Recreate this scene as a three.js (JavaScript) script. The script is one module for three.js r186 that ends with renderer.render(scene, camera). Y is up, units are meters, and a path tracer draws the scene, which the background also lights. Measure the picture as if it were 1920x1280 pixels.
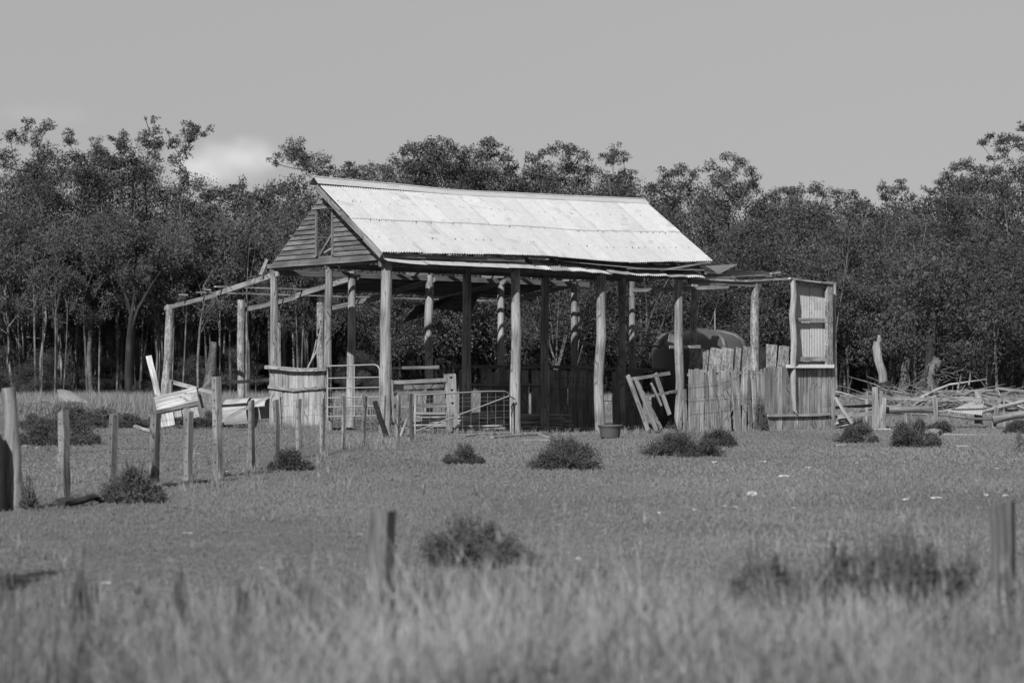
import * as THREE from 'three';
import { mergeGeometries } from 'three/addons/utils/BufferGeometryUtils.js';
import { Brush, Evaluator, SUBTRACTION } from 'three-bvh-csg';

// ---------- camera, sky, sun, exposure ----------
const F = 3800, CX = 960, HY = 695, EYE = 1.7;          // lens in photo pixels, horizon row, eye height (m)
const scene = new THREE.Scene();
const camera = new THREE.PerspectiveCamera(2 * Math.atan(640 / F) * 180 / Math.PI, 1.5, 0.5, 3000);
camera.position.set(0, EYE, 0);
camera.lookAt(0, EYE, -100);
camera.setViewOffset(1920, 1280, 0, 640 - HY, 1920, 1280);
camera.focus = 58; camera.userData.fStop = 1.9;
const SUN_AZ = 22 * Math.PI / 180, SUN_EL = 38 * Math.PI / 180;
const L = new THREE.Vector3(-Math.sin(SUN_AZ) * Math.cos(SUN_EL), Math.sin(SUN_EL), Math.cos(SUN_AZ) * Math.cos(SUN_EL));
const sun = new THREE.DirectionalLight(0xffffff, 5);
sun.position.copy(L).multiplyScalar(120).add(new THREE.Vector3(0, 0, -60));
sun.target.position.set(0, 0, -60);
sun.castShadow = true; sun.shadow.mapSize.set(4096, 4096);
Object.assign(sun.shadow.camera, { left: -60, right: 60, top: 60, bottom: -60, near: 1, far: 300 });
scene.add(sun, sun.target);
const renderer = new THREE.WebGLRenderer({ antialias: true });
renderer.setSize(1024, 682);
renderer.shadowMap.enabled = true;
renderer.toneMapping = THREE.LinearToneMapping;
renderer.toneMappingExposure = 1.45;

// ---------- small tools ----------
function rngOf(seed) { let a = seed >>> 0; return () => { a = (a + 0x6D2B79F5) | 0; let t = Math.imul(a ^ (a >>> 15), 1 | a); t = (t + Math.imul(t ^ (t >>> 7), 61 | t)) ^ t; return ((t ^ (t >>> 14)) >>> 0) / 4294967296; }; }
const R = rngOf(77);
const rr = (a, b, r = R) => a + (b - a) * r();
const V = (x, y, z) => new THREE.Vector3(x, y, z);
const lerp = (a, b, t) => a + (b - a) * t;
const sstep = (a, b, x) => { const t = Math.min(1, Math.max(0, (x - a) / (b - a))); return t * t * (3 - 2 * t); };
function hash(x, y, s) { let h = Math.imul(x, 374761393) ^ Math.imul(y, 668265263) ^ Math.imul(s, 1442695041); h = Math.imul(h ^ (h >>> 13), 1274126177); return ((h ^ (h >>> 16)) >>> 0) / 4294967296; }
function pn(x, y, px, py, s) {                            // periodic value noise
  const x0 = Math.floor(x), y0 = Math.floor(y), fx = x - x0, fy = y - y0, w = (n, p) => ((n % p) + p) % p;
  const u = fx * fx * (3 - 2 * fx), v = fy * fy * (3 - 2 * fy);
  const a = hash(w(x0, px), w(y0, py), s), b = hash(w(x0 + 1, px), w(y0, py), s), c = hash(w(x0, px), w(y0 + 1, py), s), d = hash(w(x0 + 1, px), w(y0 + 1, py), s);
  return lerp(lerp(a, b, u), lerp(c, d, u), v);
}
const vn = (x, y, s) => pn(x, y, 99991, 99991, s);

{ // sky: clear pale air, a small cumulus low on the left
  const W = 2048, H = 1024, data = new Float32Array(W * H * 4);
  const clouds = [[-8.1, 5.75, 1.25, .55, .17], [-7.3, 5.95, .7, .45, .12], [-8.9, 5.5, .6, .4, .1], [-1.6, 5.05, .6, .25, .14], [14, 4.4, 1.6, .3, .05], [-13, 7, 1.2, .3, .03]];
  for (let j = 0; j < H; j++) for (let i = 0; i < W; i++) {
    const el = ((j + .5) / H - .5) * 180, az = ((i + .5) / W - .5) * 360 + 90;    // az 0 = straight ahead (-z)
    let g = el > 0 ? lerp(.325, .235, Math.pow(Math.min(1, el / 60), .6)) : .27;
    let a = ((az + 540) % 360) - 180;
    if (Math.abs(a) < 40 && el > 0 && el < 12) {
      for (const [ca, ce, sa, se, k] of clouds) {
        const n = .75 + .5 * vn(a * 3.1 + 50, el * 4.3 + 9, 5), fb = vn(a * 2.6 + 50, el * 3.4 + 9, 6) * .6 + vn(a * 6.1 + 50, el * 7.3 + 9, 7) * .4;
        const q = ((a - ca) / sa) ** 2 + ((el - ce) / (el < ce ? se * .8 : se)) ** 2;
        g += .69 * k * sstep(1.7, .1, q + (fb - .5) * 1.3) * n;
      }
      g += .014 * sstep(-15, 15, a);
    }
    const o = (j * W + i) * 4; data[o] = data[o + 1] = data[o + 2] = g; data[o + 3] = 1;
  }
  const t = new THREE.DataTexture(data, W, H, THREE.RGBAFormat, THREE.FloatType);
  t.mapping = THREE.EquirectangularReflectionMapping; t.magFilter = t.minFilter = THREE.LinearFilter; t.needsUpdate = true;
  scene.background = t; scene.environment = t;
}

// picture row/column -> point; distances come from the ground or from the plane of the wall that a thing stands in
const ray = (px, py) => V((px - CX) / F, (HY - py) / F, -1);
const atDepth = (px, py, d) => V((px - CX) / F * d, EYE + (HY - py) / F * d, -d);
function ground(x, z) {
  const d = -z;
  return -0.17 * sstep(-4, 2, x) * sstep(38, 56, d) + .025 * (vn(x * .35 + 300, d * .35, 3) - .5) + .09 * (vn(x * .08 + 300, d * .08, 4) - .5) * sstep(8, 30, d);
}
function onG(px, py) { let d = EYE * F / (py - HY), p; for (let i = 0; i < 12; i++) { p = atDepth(px, py, d); d = (EYE - ground(p.x, p.z)) * F / (py - HY); } p = atDepth(px, py, d); p.y = ground(p.x, p.z); return p; }
function onPlane(px, py, pt, n) { const r = ray(px, py); const t = (pt.clone().sub(camera.position)).dot(n) / r.dot(n); return r.multiplyScalar(t).add(camera.position); }
// the shed's own axes: u along the front, v from the front to the back
const ANG = 40 * Math.PI / 180, U = V(Math.cos(ANG), 0, -Math.sin(ANG)), VV = V(-Math.sin(ANG), 0, -Math.cos(ANG)), A0 = V(-3.4, 0, -55);
const S = (t, w, y) => A0.clone().addScaledVector(U, t).addScaledVector(VV, w).setY(y);
const onW = (px, py, w) => onPlane(px, py, S(0, w, 0), VV);
const onT = (px, py, t) => onPlane(px, py, S(t, 0, 0), U);
const UP = V(0, 1, 0), FRONT = VV.clone().negate(), GAB = U.clone().negate(), CAM = V(0, 0, 1);

// ---------- textures and materials (grey: the photograph is black and white) ----------
function tex(w, h, fn, ru, rv, srgb = true) {
  const d = new Uint8Array(w * h * 4);
  for (let j = 0; j < h; j++) for (let i = 0; i < w; i++) { const g = Math.max(0, Math.min(255, fn(i / w, j / h) * 255)), o = (j * w + i) * 4; d[o] = d[o + 1] = d[o + 2] = g; d[o + 3] = 255; }
  const t = new THREE.DataTexture(d, w, h); t.wrapS = t.wrapT = THREE.RepeatWrapping; t.magFilter = THREE.LinearFilter; t.minFilter = THREE.LinearMipmapLinearFilter; t.generateMipmaps = true;
  if (srgb) t.colorSpace = THREE.SRGBColorSpace; t.repeat.set(ru, rv); t.needsUpdate = true; return t;
}
const woodFn = (s) => (x, y) => {
  const wob = (pn(x * 6, y * 4, 6, 4, s + 9) - .5) * .018;
  const X = x + wob;
  const n2 = pn(X * 20, y * 3, 20, 3, s), n1 = pn(X * 60, y * 8, 60, 8, s + 1), n3 = pn(x * 128, y * 64, 128, 64, s + 2), n4 = pn(x * 4, y * 6, 4, 6, s + 3), n5 = pn(x * 10, y * 20, 10, 20, s + 5);
  const c = Math.abs(pn(X * 14, y * 2.0, 14, 2, s + 4) - .5), crack = 1 - sstep(.0, .045, c), kn = sstep(.86, .95, n5);
  return .80 + .24 * (n2 - .5) + .2 * (n1 - .5) + .14 * (n3 - .5) + .2 * (n4 - .5) - .42 * crack * n1 * 1.6 - .1 * kn;
};
const woodT = tex(512, 1024, woodFn(11), 1.2, .5), woodB = tex(512, 1024, woodFn(11), 1.2, .5, false);
const hewnFn = (x, y) => { const n1 = pn(x * 24, y * 20, 24, 20, 31), n2 = pn(x * 60, y * 70, 60, 70, 32), n3 = pn(x * 8, y * 6, 8, 6, 33), n4 = pn(x * 40, y * 8, 40, 8, 34); return .78 + .3 * (n1 - .5) + .34 * (n2 - .5) + .28 * (n3 - .5) + .3 * (n4 - .5); };
const hewnT = tex(512, 512, hewnFn, 1, .7), hewnB = tex(512, 512, hewnFn, 1, .7, false);
const zincFn = (x, y) => {
  const a = pn(x * 5, y * 4, 5, 4, 41), b = pn(x * 40, y * 30, 40, 30, 42), c = pn(x * 110, y * 60, 110, 60, 43), e = pn(x * 18, y * 22, 18, 22, 44);
  return .88 + .05 * (a - .5) + .04 * (b - .5) + .05 * (c - .5) - .10 * sstep(.62, .9, e) * sstep(.35, .7, a) * (.5 + b);
};
const zincT = tex(512, 512, zincFn, .25, .3);
const groundFn = (x, y) => { const a = pn(x * 9, y * 9, 9, 9, 51), b = pn(x * 60, y * 60, 60, 60, 52), c = pn(x * 260, y * 260, 260, 260, 53), d = hash(Math.floor(x * 1024), Math.floor(y * 1024), 54); return .66 + .1 * (a - .5) + .16 * (b - .5) + .34 * (c - .5) + .3 * (d - .5); };
const groundT = tex(1024, 1024, groundFn, 1 / 9, 1 / 9), groundB = tex(512, 512, groundFn, 1 / 3, 1 / 3, false);
const barkFn = (x, y) => { const a = pn(x * 6, y * 5, 6, 5, 61), b = pn(x * 30, y * 6, 30, 6, 62), c = pn(x * 16, y * 30, 16, 30, 63); return .74 + .4 * (a - .5) + .34 * (b - .5) + .25 * (c - .5); };
const barkT = tex(256, 512, barkFn, 1, .4);
const M = (g, rough = .9, o = {}) => { const { tint, ...rest } = o; const m = new THREE.MeshStandardMaterial({ roughness: rough, metalness: 0, side: THREE.DoubleSide, ...rest }); m.color.setRGB(g, g, g); return m; };
const LEAF = (g) => { const q = new THREE.MeshPhysicalMaterial({ roughness: .6, metalness: 0, specularIntensity: .4, side: THREE.DoubleSide }); q.color.setRGB(g, g, g); return q; };
const wood = (g) => M(g, .92, { map: woodT, bumpMap: woodB, bumpScale: .01 });
const m = {
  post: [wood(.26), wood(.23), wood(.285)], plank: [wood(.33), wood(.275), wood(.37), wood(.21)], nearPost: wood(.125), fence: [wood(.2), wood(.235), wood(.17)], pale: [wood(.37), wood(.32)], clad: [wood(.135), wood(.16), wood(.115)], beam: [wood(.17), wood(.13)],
  hewn: M(.27, .95, { map: hewnT, bumpMap: hewnB, bumpScale: .01 }), slab: [M(.31, .95, { map: hewnT, bumpMap: hewnB, bumpScale: .008 }), M(.26, .95, { map: hewnT, bumpMap: hewnB, bumpScale: .008 })],
  zinc: [M(.395, .7, { map: zincT }), M(.42, .7, { map: zincT }), M(.372, .7, { map: zincT })], zincOld: [M(.20, .75, { map: zincT }), M(.11, .8, { map: zincT })], rustShadeIron: [M(.075, .9, { map: hewnT }), M(.1, .9, { map: hewnT })],  // rusty iron set darker so the lean-to undersides carry their shade in colour
  white: M(.46, .75, { map: woodT }), pipe: M(.25, .5, { metalness: .2 }), wire: M(.12, .6, { metalness: .3 }), tank: M(.045, .55), bucket: M(.06, .6),
  bark: M(.13, .95, { map: barkT }), barkPale: M(.2, .95, { map: barkT }), barkDark: M(.03, .95, { map: barkT }), dead: M(.27, .9, { map: woodT }), deadGrey: M(.15, .9, { map: woodT }), char: M(.015, .95, { map: barkT }),
  leaf: LEAF(.044), leafPale: LEAF(.053), leafDark: LEAF(.036), shrub: M(.033, .85), shrubPale: M(.06, .9), shrubTwig: M(.06, .9), grass: M(.185, .85), grassShort: M(.15, .9), stone: M(.42, .9, { map: hewnT }), shadowTone: M(.03, 1, { map: groundT }),
};
const pick = (a, r = R) => a[Math.floor(r() * a.length) % a.length];

// ---------- object helpers ----------
const taken = {};
function numbered(n) { const k = taken[n] = (taken[n] ?? -1) + 1; return k ? `${n}_${String(k).padStart(3, '0')}` : n; }
function tag(o, label, category, group, kind) { if (label) o.userData.label = label; if (category) o.userData.category = category; if (group) o.userData.group = group; if (kind) o.userData.kind = kind; return o; }
function thing(name, label, category, at = V(0, 0, 0), group) { const g = new THREE.Group(); g.name = numbered(name); g.position.copy(at); if (/wall|fence|screen|gate|yard|hurdle/.test(name)) g.userData.kind = 'thing'; scene.add(g); return tag(g, label, category, group); }
function rootOf(o) { while (o.parent && o.parent !== scene) o = o.parent; return o; }
function part(parent, name, geo, mat) { const p = rootOf(parent).position; geo.translate(-p.x, -p.y, -p.z); const me = new THREE.Mesh(geo, mat); me.name = name; me.castShadow = me.receiveShadow = true; parent.add(me); return me; }
function sub(parent, name) { const g = new THREE.Group(); g.name = name; parent.add(g); return g; }
function single(name, geo, mat, at, label, category, group, kind) { geo.translate(-at.x, -at.y, -at.z); const me = new THREE.Mesh(geo, mat); me.name = numbered(name); me.position.copy(at); me.castShadow = me.receiveShadow = true; scene.add(me); return tag(me, label, category, group, kind); }
const G0 = (p) => V(p.x, ground(p.x, p.z), p.z);

// ---------- shapes ----------
function frame(p0, p1, n) { const y = p1.clone().sub(p0).normalize(), z = n.clone().addScaledVector(y, -n.dot(y)).normalize(), x = y.clone().cross(z); return new THREE.Matrix4().makeBasis(x, y, z).setPosition(p0.clone().add(p1).multiplyScalar(.5)); }
function boardG(p0, p1, w, t, n, jit = .006, bow = .01) {      // sawn board from p0 to p1, wide face towards n, worn edges and slightly uneven ends
  const len = p0.distanceTo(p1), g = new THREE.BoxGeometry(w, len, t, 1, 4, 1), a = g.attributes.position, uv = g.attributes.uv, nm = g.attributes.normal, ou = R() * 7, ov = R() * 7, b = rr(-bow, bow), s = Math.floor(R() * 1e6), tw = rr(-.3, .3) * bow;
  for (let i = 0; i < a.count; i++) {
    let x = a.getX(i), y = a.getY(i), z = a.getZ(i); const k = y / len * 2;
    if (Math.abs(nm.getX(i)) > .5) uv.setXY(i, z + ou + w, y + ov); else if (Math.abs(nm.getY(i)) > .5) uv.setXY(i, x + ou, z * 2 + ov); else uv.setXY(i, x + ou, y + ov);
    const q = Math.round(k * 2) + 9, sx = x > 0 ? 1 : 0;
    x += (hash(q, sx, s) - .5) * 2 * jit + b * (1 - k * k); if (Math.abs(k) > .9) y += (hash(sx, 3 + (k > 0 ? 1 : 0), s) - .5) * jit * 5; z += tw * k * (sx - .5);
    a.setXYZ(i, x, y, z);
  }
  g.computeVertexNormals(); g.applyMatrix4(frame(p0, p1, n)); return g;
}
function tubeG(pts, rad, sides = 9, noise = 0, seed = 1, cap = true) { // tapered, uneven round timber along a path
  const pos = [], uv = [], idx = []; let len = 0; const N = pts.length; let prevX = null;
  for (let i = 0; i < N; i++) {
    const dir = pts[Math.min(N - 1, i + 1)].clone().sub(pts[Math.max(0, i - 1)]).normalize();
    let X = prevX ? prevX.clone().addScaledVector(dir, -prevX.dot(dir)) : (Math.abs(dir.x) < .8 ? V(1, 0, 0) : V(0, 0, 1)).addScaledVector(dir, -(Math.abs(dir.x) < .8 ? dir.x : dir.z)); X.normalize(); prevX = X;
    const Y = dir.clone().cross(X); if (i) len += pts[i].distanceTo(pts[i - 1]);
    for (let k = 0; k <= sides; k++) {
      const a = k / sides * 2 * Math.PI, r0 = Array.isArray(rad) ? rad[i] : rad, r = r0 * (1 + noise * (pn(k * .6, i * .8, Math.max(1, sides * .6 | 0), 9999, seed) - .5) * 2);
      pos.push(pts[i].x + (X.x * Math.cos(a) + Y.x * Math.sin(a)) * r, pts[i].y + (X.y * Math.cos(a) + Y.y * Math.sin(a)) * r, pts[i].z + (X.z * Math.cos(a) + Y.z * Math.sin(a)) * r);
      uv.push(k / sides * 2 * Math.PI * r0 + seed * .37, len + seed * .61);
    }
  }
  for (let i = 0; i < N - 1; i++) for (let k = 0; k < sides; k++) { const a = i * (sides + 1) + k, b = a + sides + 1; idx.push(a, a + 1, b, b, a + 1, b + 1); }
  const g = new THREE.BufferGeometry(); 
  if (cap) for (const e of [0, N - 1]) { const c = pos.length / 3; pos.push(pts[e].x, pts[e].y, pts[e].z); uv.push(.1, .1); const b0 = pos.length / 3; for (let k = 0; k <= sides; k++) { const o = (e * (sides + 1) + k) * 3; pos.push(pos[o], pos[o + 1], pos[o + 2]); uv.push(.1 + .1 * Math.cos(k), .1 + .1 * Math.sin(k)); } for (let k = 0; k < sides; k++) e ? idx.push(c, b0 + k, b0 + k + 1) : idx.push(c, b0 + k + 1, b0 + k); }
  g.setAttribute('position', new THREE.Float32BufferAttribute(pos, 3)); g.setAttribute('uv', new THREE.Float32BufferAttribute(uv, 2)); g.setIndex(idx); g.computeVertexNormals(); return g;
}
function poleG(p0, p1, r0, r1, o = {}) { // crooked pole
  const { n = 9, bend = .03, sides = 10, noise = .1, seed = Math.floor(R() * 999) } = o, pts = [], rad = [], dir = p1.clone().sub(p0).normalize(), a = V(1, 0, .3).cross(dir).normalize(), b = dir.clone().cross(a);
  for (let i = 0; i < n; i++) { const t = i / (n - 1), e = Math.sin(t * Math.PI); pts.push(p0.clone().lerp(p1, t).addScaledVector(a, (vn(t * 3.1 + seed, 1, 7) - .5) * 2 * bend * (e * .7 + .3)).addScaledVector(b, (vn(t * 3.1 + seed, 5, 8) - .5) * 2 * bend * (e * .7 + .3))); rad.push(lerp(r0, r1, t) * (1 + .12 * (vn(t * 5 + seed, 3, 9) - .5))); }
  return tubeG(pts, rad, sides, noise, seed);
}
const pipeG = (pts, r, sides = 7) => tubeG(pts, r, sides, 0, 1);
function stripG(quad, pitch = .076, amp = .009, along = 4, fn) { // corrugated sheet on four corners [a,b,c,d]: a-b across the ridges, a-d along them
  const [a, b, c, d] = quad, n = Math.max(3, Math.round(a.distanceTo(b) / pitch)), seg = n * 6, pos = [], uv = [], idx = [], nr = b.clone().sub(a).cross(d.clone().sub(a)).normalize(), ou = R() * 9, ov = R() * 9, wd = a.distanceTo(b), ln = a.distanceTo(d);
  for (let j = 0; j <= along; j++) for (let i = 0; i <= seg; i++) {
    const x = i / seg, y = j / along, p = a.clone().lerp(b, x).lerp(d.clone().lerp(c, x), y), h = amp * Math.sin(x * n * 2 * Math.PI) + (fn ? fn(x, y) : 0);
    p.addScaledVector(nr, h); pos.push(p.x, p.y, p.z); uv.push(x * wd + ou, y * ln + ov);
  }
  for (let j = 0; j < along; j++) for (let i = 0; i < seg; i++) { const q = j * (seg + 1) + i, w = q + seg + 1; idx.push(q, q + 1, w, w, q + 1, w + 1); }
  const g = new THREE.BufferGeometry(); g.setAttribute('position', new THREE.Float32BufferAttribute(pos, 3)); g.setAttribute('uv', new THREE.Float32BufferAttribute(uv, 2)); g.setIndex(idx); g.computeVertexNormals(); return g;
}
function wireG(pts, r = .003) { return tubeG(pts, r, 4, 0, 1, false); }

// ---------- ground ----------
{
  const xs = [], zs = [];
  for (let x = -1500; x < -70; x += 130) xs.push(x); for (let x = -70; x < -26; x += 4) xs.push(x); for (let x = -26; x <= 26; x += .8) xs.push(x); for (let x = 30; x <= 70; x += 4) xs.push(x); for (let x = 200; x <= 1500; x += 130) xs.push(x);
  for (let z = 60; z > 0; z -= 10) zs.push(z); for (let z = 0; z > -90; z -= .8) zs.push(z); for (let z = -90; z > -240; z -= 6) zs.push(z); for (let z = -250; z >= -2400; z -= 150) zs.push(z);
  const pos = [], uv = [], col = [], idx = [];
  for (const z of zs) for (const x of xs) { pos.push(x, ground(x, z), z); uv.push(x, z); const p = .86 + .3 * (vn(x * .5 + 90, z * .22 + 900, 21) - .5) + .26 * (vn(x * 1.4 + 90, z * .9 + 900, 22) - .5); col.push(p, p, p); }
  for (let j = 0; j < zs.length - 1; j++) for (let i = 0; i < xs.length - 1; i++) { const a = j * xs.length + i, b = a + xs.length; idx.push(a, a + 1, b, b, a + 1, b + 1); }
  const g = new THREE.BufferGeometry(); g.setAttribute('position', new THREE.Float32BufferAttribute(pos, 3)); g.setAttribute('uv', new THREE.Float32BufferAttribute(uv, 2)); g.setAttribute('color', new THREE.Float32BufferAttribute(col, 3)); g.setIndex(idx); g.computeVertexNormals();
  const mt = M(.195, 1, { map: groundT, bumpMap: groundB, bumpScale: .03, vertexColors: true });
  const me = new THREE.Mesh(g, mt); me.name = 'ground'; me.receiveShadow = true; scene.add(me); tag(me, 'grazed grey paddock ground running back to the trees', 'ground', null, 'structure');
}

// ---------- trees ----------
function leavesG(clumps, r, per, size) {
  const pos = [];
  for (const [c, rx, ry] of clumps) {
    const n = Math.round(per * rx * rx * rr(.75, 1.2, r));
    for (let i = 0; i < n; i++) {
      const z = r() * 2 - 1, a = r() * 6.2832, q = Math.sqrt(1 - z * z), rad = Math.pow(r(), .42) * (1 + .25 * (r() - .5));
      const p = V(c.x + q * Math.cos(a) * rad * rx, c.y + z * rad * ry, c.z + q * Math.sin(a) * rad * rx);
      const ax = V(r() - .5, r() - .75, r() - .5).normalize(), sd = V(r() - .5, r() - .5, r() - .5).cross(ax).normalize(), l = size * rr(.65, 1.35, r), w = l * rr(.3, .55, r);
      pos.push(p.x + ax.x * l * .6, p.y + ax.y * l * .6, p.z + ax.z * l * .6, p.x - ax.x * l * .4 + sd.x * w * .5, p.y - ax.y * l * .4 + sd.y * w * .5, p.z - ax.z * l * .4 + sd.z * w * .5, p.x - ax.x * l * .4 - sd.x * w * .5, p.y - ax.y * l * .4 - sd.y * w * .5, p.z - ax.z * l * .4 - sd.z * w * .5);
    }
  }
  const g = new THREE.BufferGeometry(); g.setAttribute('position', new THREE.Float32BufferAttribute(pos, 3)); g.computeVertexNormals(); return g;
}
function curve(p0, p1, r, bow, n = 5) { const mid = p0.clone().lerp(p1, .5).add(V((r() - .5) * bow, -Math.abs(bow) * .25 * r(), (r() - .5) * bow)), out = []; for (let i = 0; i <= n; i++) { const t = i / n; out.push(p0.clone().multiplyScalar((1 - t) ** 2).addScaledVector(mid, 2 * t * (1 - t)).addScaledVector(p1, t * t)); } return out; }
function treeGeos(o) {
  const r = rngOf(o.seed), wd = [], clumps = [], { h, fork, limbs, crown0, rad, count, cr, per, leaf, tr } = o;
  const lean = V((r() - .5) * (o.lean ?? .6), 0, (r() - .5) * .6), top = lean.clone().multiplyScalar(1).setY(fork), tp = curve(V(0, -.3, 0), top, r, .5, 7);
  wd.push(tubeG(tp, tp.map((_, i) => lerp(tr, tr * .72, i / 7) * (i ? 1 : 1.35)), 7, .08, o.seed));
  const limbPts = []; const nodes = tp.slice(2).map((p) => [p, tr * .6]);
  for (let k = 0; k < limbs; k++) {
    const a = (k + r() * .8) / limbs * 6.2832, e = V(lean.x + Math.cos(a) * rad * rr(.25, .75, r), h * rr(.7, .97, r), Math.sin(a) * rad * rr(.25, .75, r));
    const st = tp[Math.max(3, 7 - Math.floor(r() * 3))], pts = curve(st, e, r, rad * (o.kind === 'gum' ? 1.1 : .6), 7); if (o.kind === 'gum') limbPts.push(...pts.slice(3), pts[7], pts[7]); wd.push(tubeG(pts, pts.map((_, i) => lerp(tr * .55, tr * .09, i / 7)), 6, .05, o.seed + k)); pts.slice(2).forEach((p, i) => nodes.push([p, tr * lerp(.4, .1, i / 5)]));
  }
  for (let k = 0; k < count; k++) {
    let y, a, q; const env = (t) => o.kind === 'gum' ? Math.sqrt(Math.max(.02, 1 - (2 * t - 1.05) ** 2)) : Math.pow(Math.sin(Math.min(1, t * .86 + .14) * Math.PI), .6);
    y = Math.pow(r(), o.bias ?? 1); a = r() * 6.2832; q = Math.pow(r(), .45) * rad * env(y) * (1 + .35 * (vn(a * 1.3, y * 3, o.seed) - .5));
    const s = cr * rr(.6, 1.25, r), c = o.kind === 'gum' && r() < (o.along ?? .3) ? pick(limbPts, r).clone().add(V(rr(-1, 1, r), rr(-.2, 1, r), rr(-1, 1, r)).multiplyScalar(o.rad * .34)) : V(lean.x + Math.cos(a) * q, lerp(crown0, h - s * .7, y), lean.z + Math.sin(a) * q);
    let best = null, bd = 1e9; for (const nd of nodes) { const dd = nd[0].distanceTo(c) + Math.max(0, nd[0].y - c.y) * 2; if (dd < bd) { bd = dd; best = nd; } }
    if (best) { const pts = curve(best[0], c, r, .4, 4); wd.push(tubeG(pts, pts.map((_, i) => lerp(Math.min(.05, best[1] * .6), .012, i / 4)), 4, 0, 1, false)); }
    clumps.push([c, s, s * (o.flat ?? .7)]);
    if (o.kind !== 'bushy') for (let j = 0; j < 2; j++) clumps.push([c.clone().add(V((r() - .5) * s * 2, (r() - .6) * s, (r() - .5) * s * 2)), s * .55, s * .4]);
  }
  if (o.stems) for (let k = 0; k < o.stems; k++) { const a = r() * 6.28, b = V(Math.cos(a) * .5, -.2, Math.sin(a) * .5), e = V(Math.cos(a) * rad * .6, h * rr(.5, .8, r), Math.sin(a) * rad * .6), pts = curve(b, e, r, .5, 6); wd.push(tubeG(pts, pts.map((_, i) => lerp(tr * .6, .015, i / 6)), 5, .05, k)); }
  return [mergeGeometries(wd.map((g) => g)), leavesG(clumps, r, per, leaf)];
}
const proto = {};
function defTree(kind, list) { proto[kind] = list.map((o) => { const [w, l] = treeGeos(o); l.computeBoundingBox(); return { w, l, h: l.boundingBox.max.y, bark: o.bark, leafM: o.leafM }; }); }
defTree('bushy', [1, 2, 3, 4].map((s) => ({ kind: 'bushy', seed: 100 + s, h: 10, fork: 2.5, limbs: 5, crown0: 1.7 + .45 * s, rad: 2.9 + .35 * (s % 3), count: 40, cr: 1.12, per: 330, leaf: [.15, .125, .16, .135][s - 1], tr: .13, stems: 4, bark: s % 2 ? m.barkDark : m.bark, leafM: [m.leaf, m.leafDark, m.leafPale, m.leafDark][s - 1] })));
defTree('gum', [1, 2, 3].map((s) => ({ kind: 'gum', seed: 200 + s, h: 15, fork: 5.5, limbs: 5, crown0: 6.5, rad: 3.9, count: 24, cr: 1.15, per: 290, leaf: .16, tr: .2, flat: .75, lean: 1.2, bark: m.bark, leafM: s % 2 ? m.leaf : m.leafPale })));
defTree('airy', [1, 2, 3].map((s) => ({ kind: 'gum', seed: 300 + s, h: 16, fork: 6, limbs: 8, crown0: 8, rad: 3.2, count: 26, cr: .62, along: .45, per: 330, leaf: .18, tr: .17, flat: .8, lean: 1.5, bias: .8, bark: m.bark, leafM: m.leafPale })));
defTree('pole', [1, 2, 3].map((s) => ({ kind: 'pole', seed: 400 + s, h: 12, fork: 6.5, limbs: 4, crown0: 4.2, rad: 1.9, count: 30, cr: .8, per: 230, leaf: .145, tr: .1 + .02 * s, flat: .9, lean: 1, stems: s % 2, bark: s === 2 ? m.barkPale : m.bark, leafM: m.leafPale })));
const near = [[60, 'the round strainer post'], [190, 'the crumpled iron sheet'], [330, 'the tipped white bin'], [470, 'the bare lean-to rafters'], [600, 'the boarded gable'], [720, 'the tall roof ridge end'], [960, 'the mesh gate'], [1090, 'the dark plank stack'], [1200, 'the feed tub'], [1330, 'the collapsed hurdle'], [1430, 'the water tank'], [1570, 'the iron screen'], [1680, 'the pale dead trunk'], [1780, 'the uprooted stump'], [9999, 'the long yard rails']];
const ranks = { sky: 'in the back rank', mid: 'in the second rank', front: 'in the front rank', fill: 'in the thicket', edge: 'on the grass edge' };
const kindText = { stick: 'thin bare stemmed young gum', bushy: 'bushy dark leafy tree', gum: 'broad clumped gum tree', airy: 'tall sparse gum with bare limbs', pole: 'slender pole gum' };
defTree('stick', [1, 2, 3].map((s) => ({ kind: 'pole', seed: 500 + s, h: 10, fork: 6.5, limbs: 4, crown0: 5.6, rad: 1.5, count: 11, cr: .72, per: 300, leaf: .155, tr: .075 + .012 * s, flat: .9, lean: 1.4, bark: s === 2 ? m.barkPale : m.bark, leafM: m.leafPale })));
const treeText = {
  stick: ['thin_gum'],
  bushy: ['bushy_tree', 'bushy dark leafy tree with foliage down to the scrub at the wood edge', 'bushy trees along the wood edge'],
  gum: ['gum_tree', 'broad gum tree with rounded clumps of leaves rising above the wood', 'broad gums above the wood'],
  airy: ['tall_gum_tree', 'tall thin gum tree with sparse leaf tufts and bare limbs against the sky', 'tall sparse gums against the sky'],
  pole: ['sapling_tree', 'slender pole gum with a thin grey trunk in the crowded wood', 'slender trunks in the wood'],
};
function tree(kind, px, topY, d, i, width = 1, rank = 'sky') {
  const p = proto[kind][i % proto[kind].length], base = atDepth(px, HY, d); base.y = ground(base.x, base.z);
  const H = (HY - topY) / F * d + EYE - base.y, s = H / p.h, [nm, lb, gr] = treeText[kind];
  const nb = near.find(([x]) => px < x)[1], g = thing(nm, `${kindText[kind]} ${ranks[rank]} behind ${nb}`, 'tree', base, `${kind} trees ${ranks[rank]} behind ${nb}`); g.scale.set(s * width, s, s * width); g.rotation.y = (px * 13.7 + i * 2.1) % 6.28;
  for (const [n, geo, mat] of [['trunk', p.w, p.bark], ['crown', p.l, p.leafM]]) { const me = new THREE.Mesh(geo, mat); me.name = n; me.castShadow = me.receiveShadow = true; g.add(me); }
  return g;
}
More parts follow.
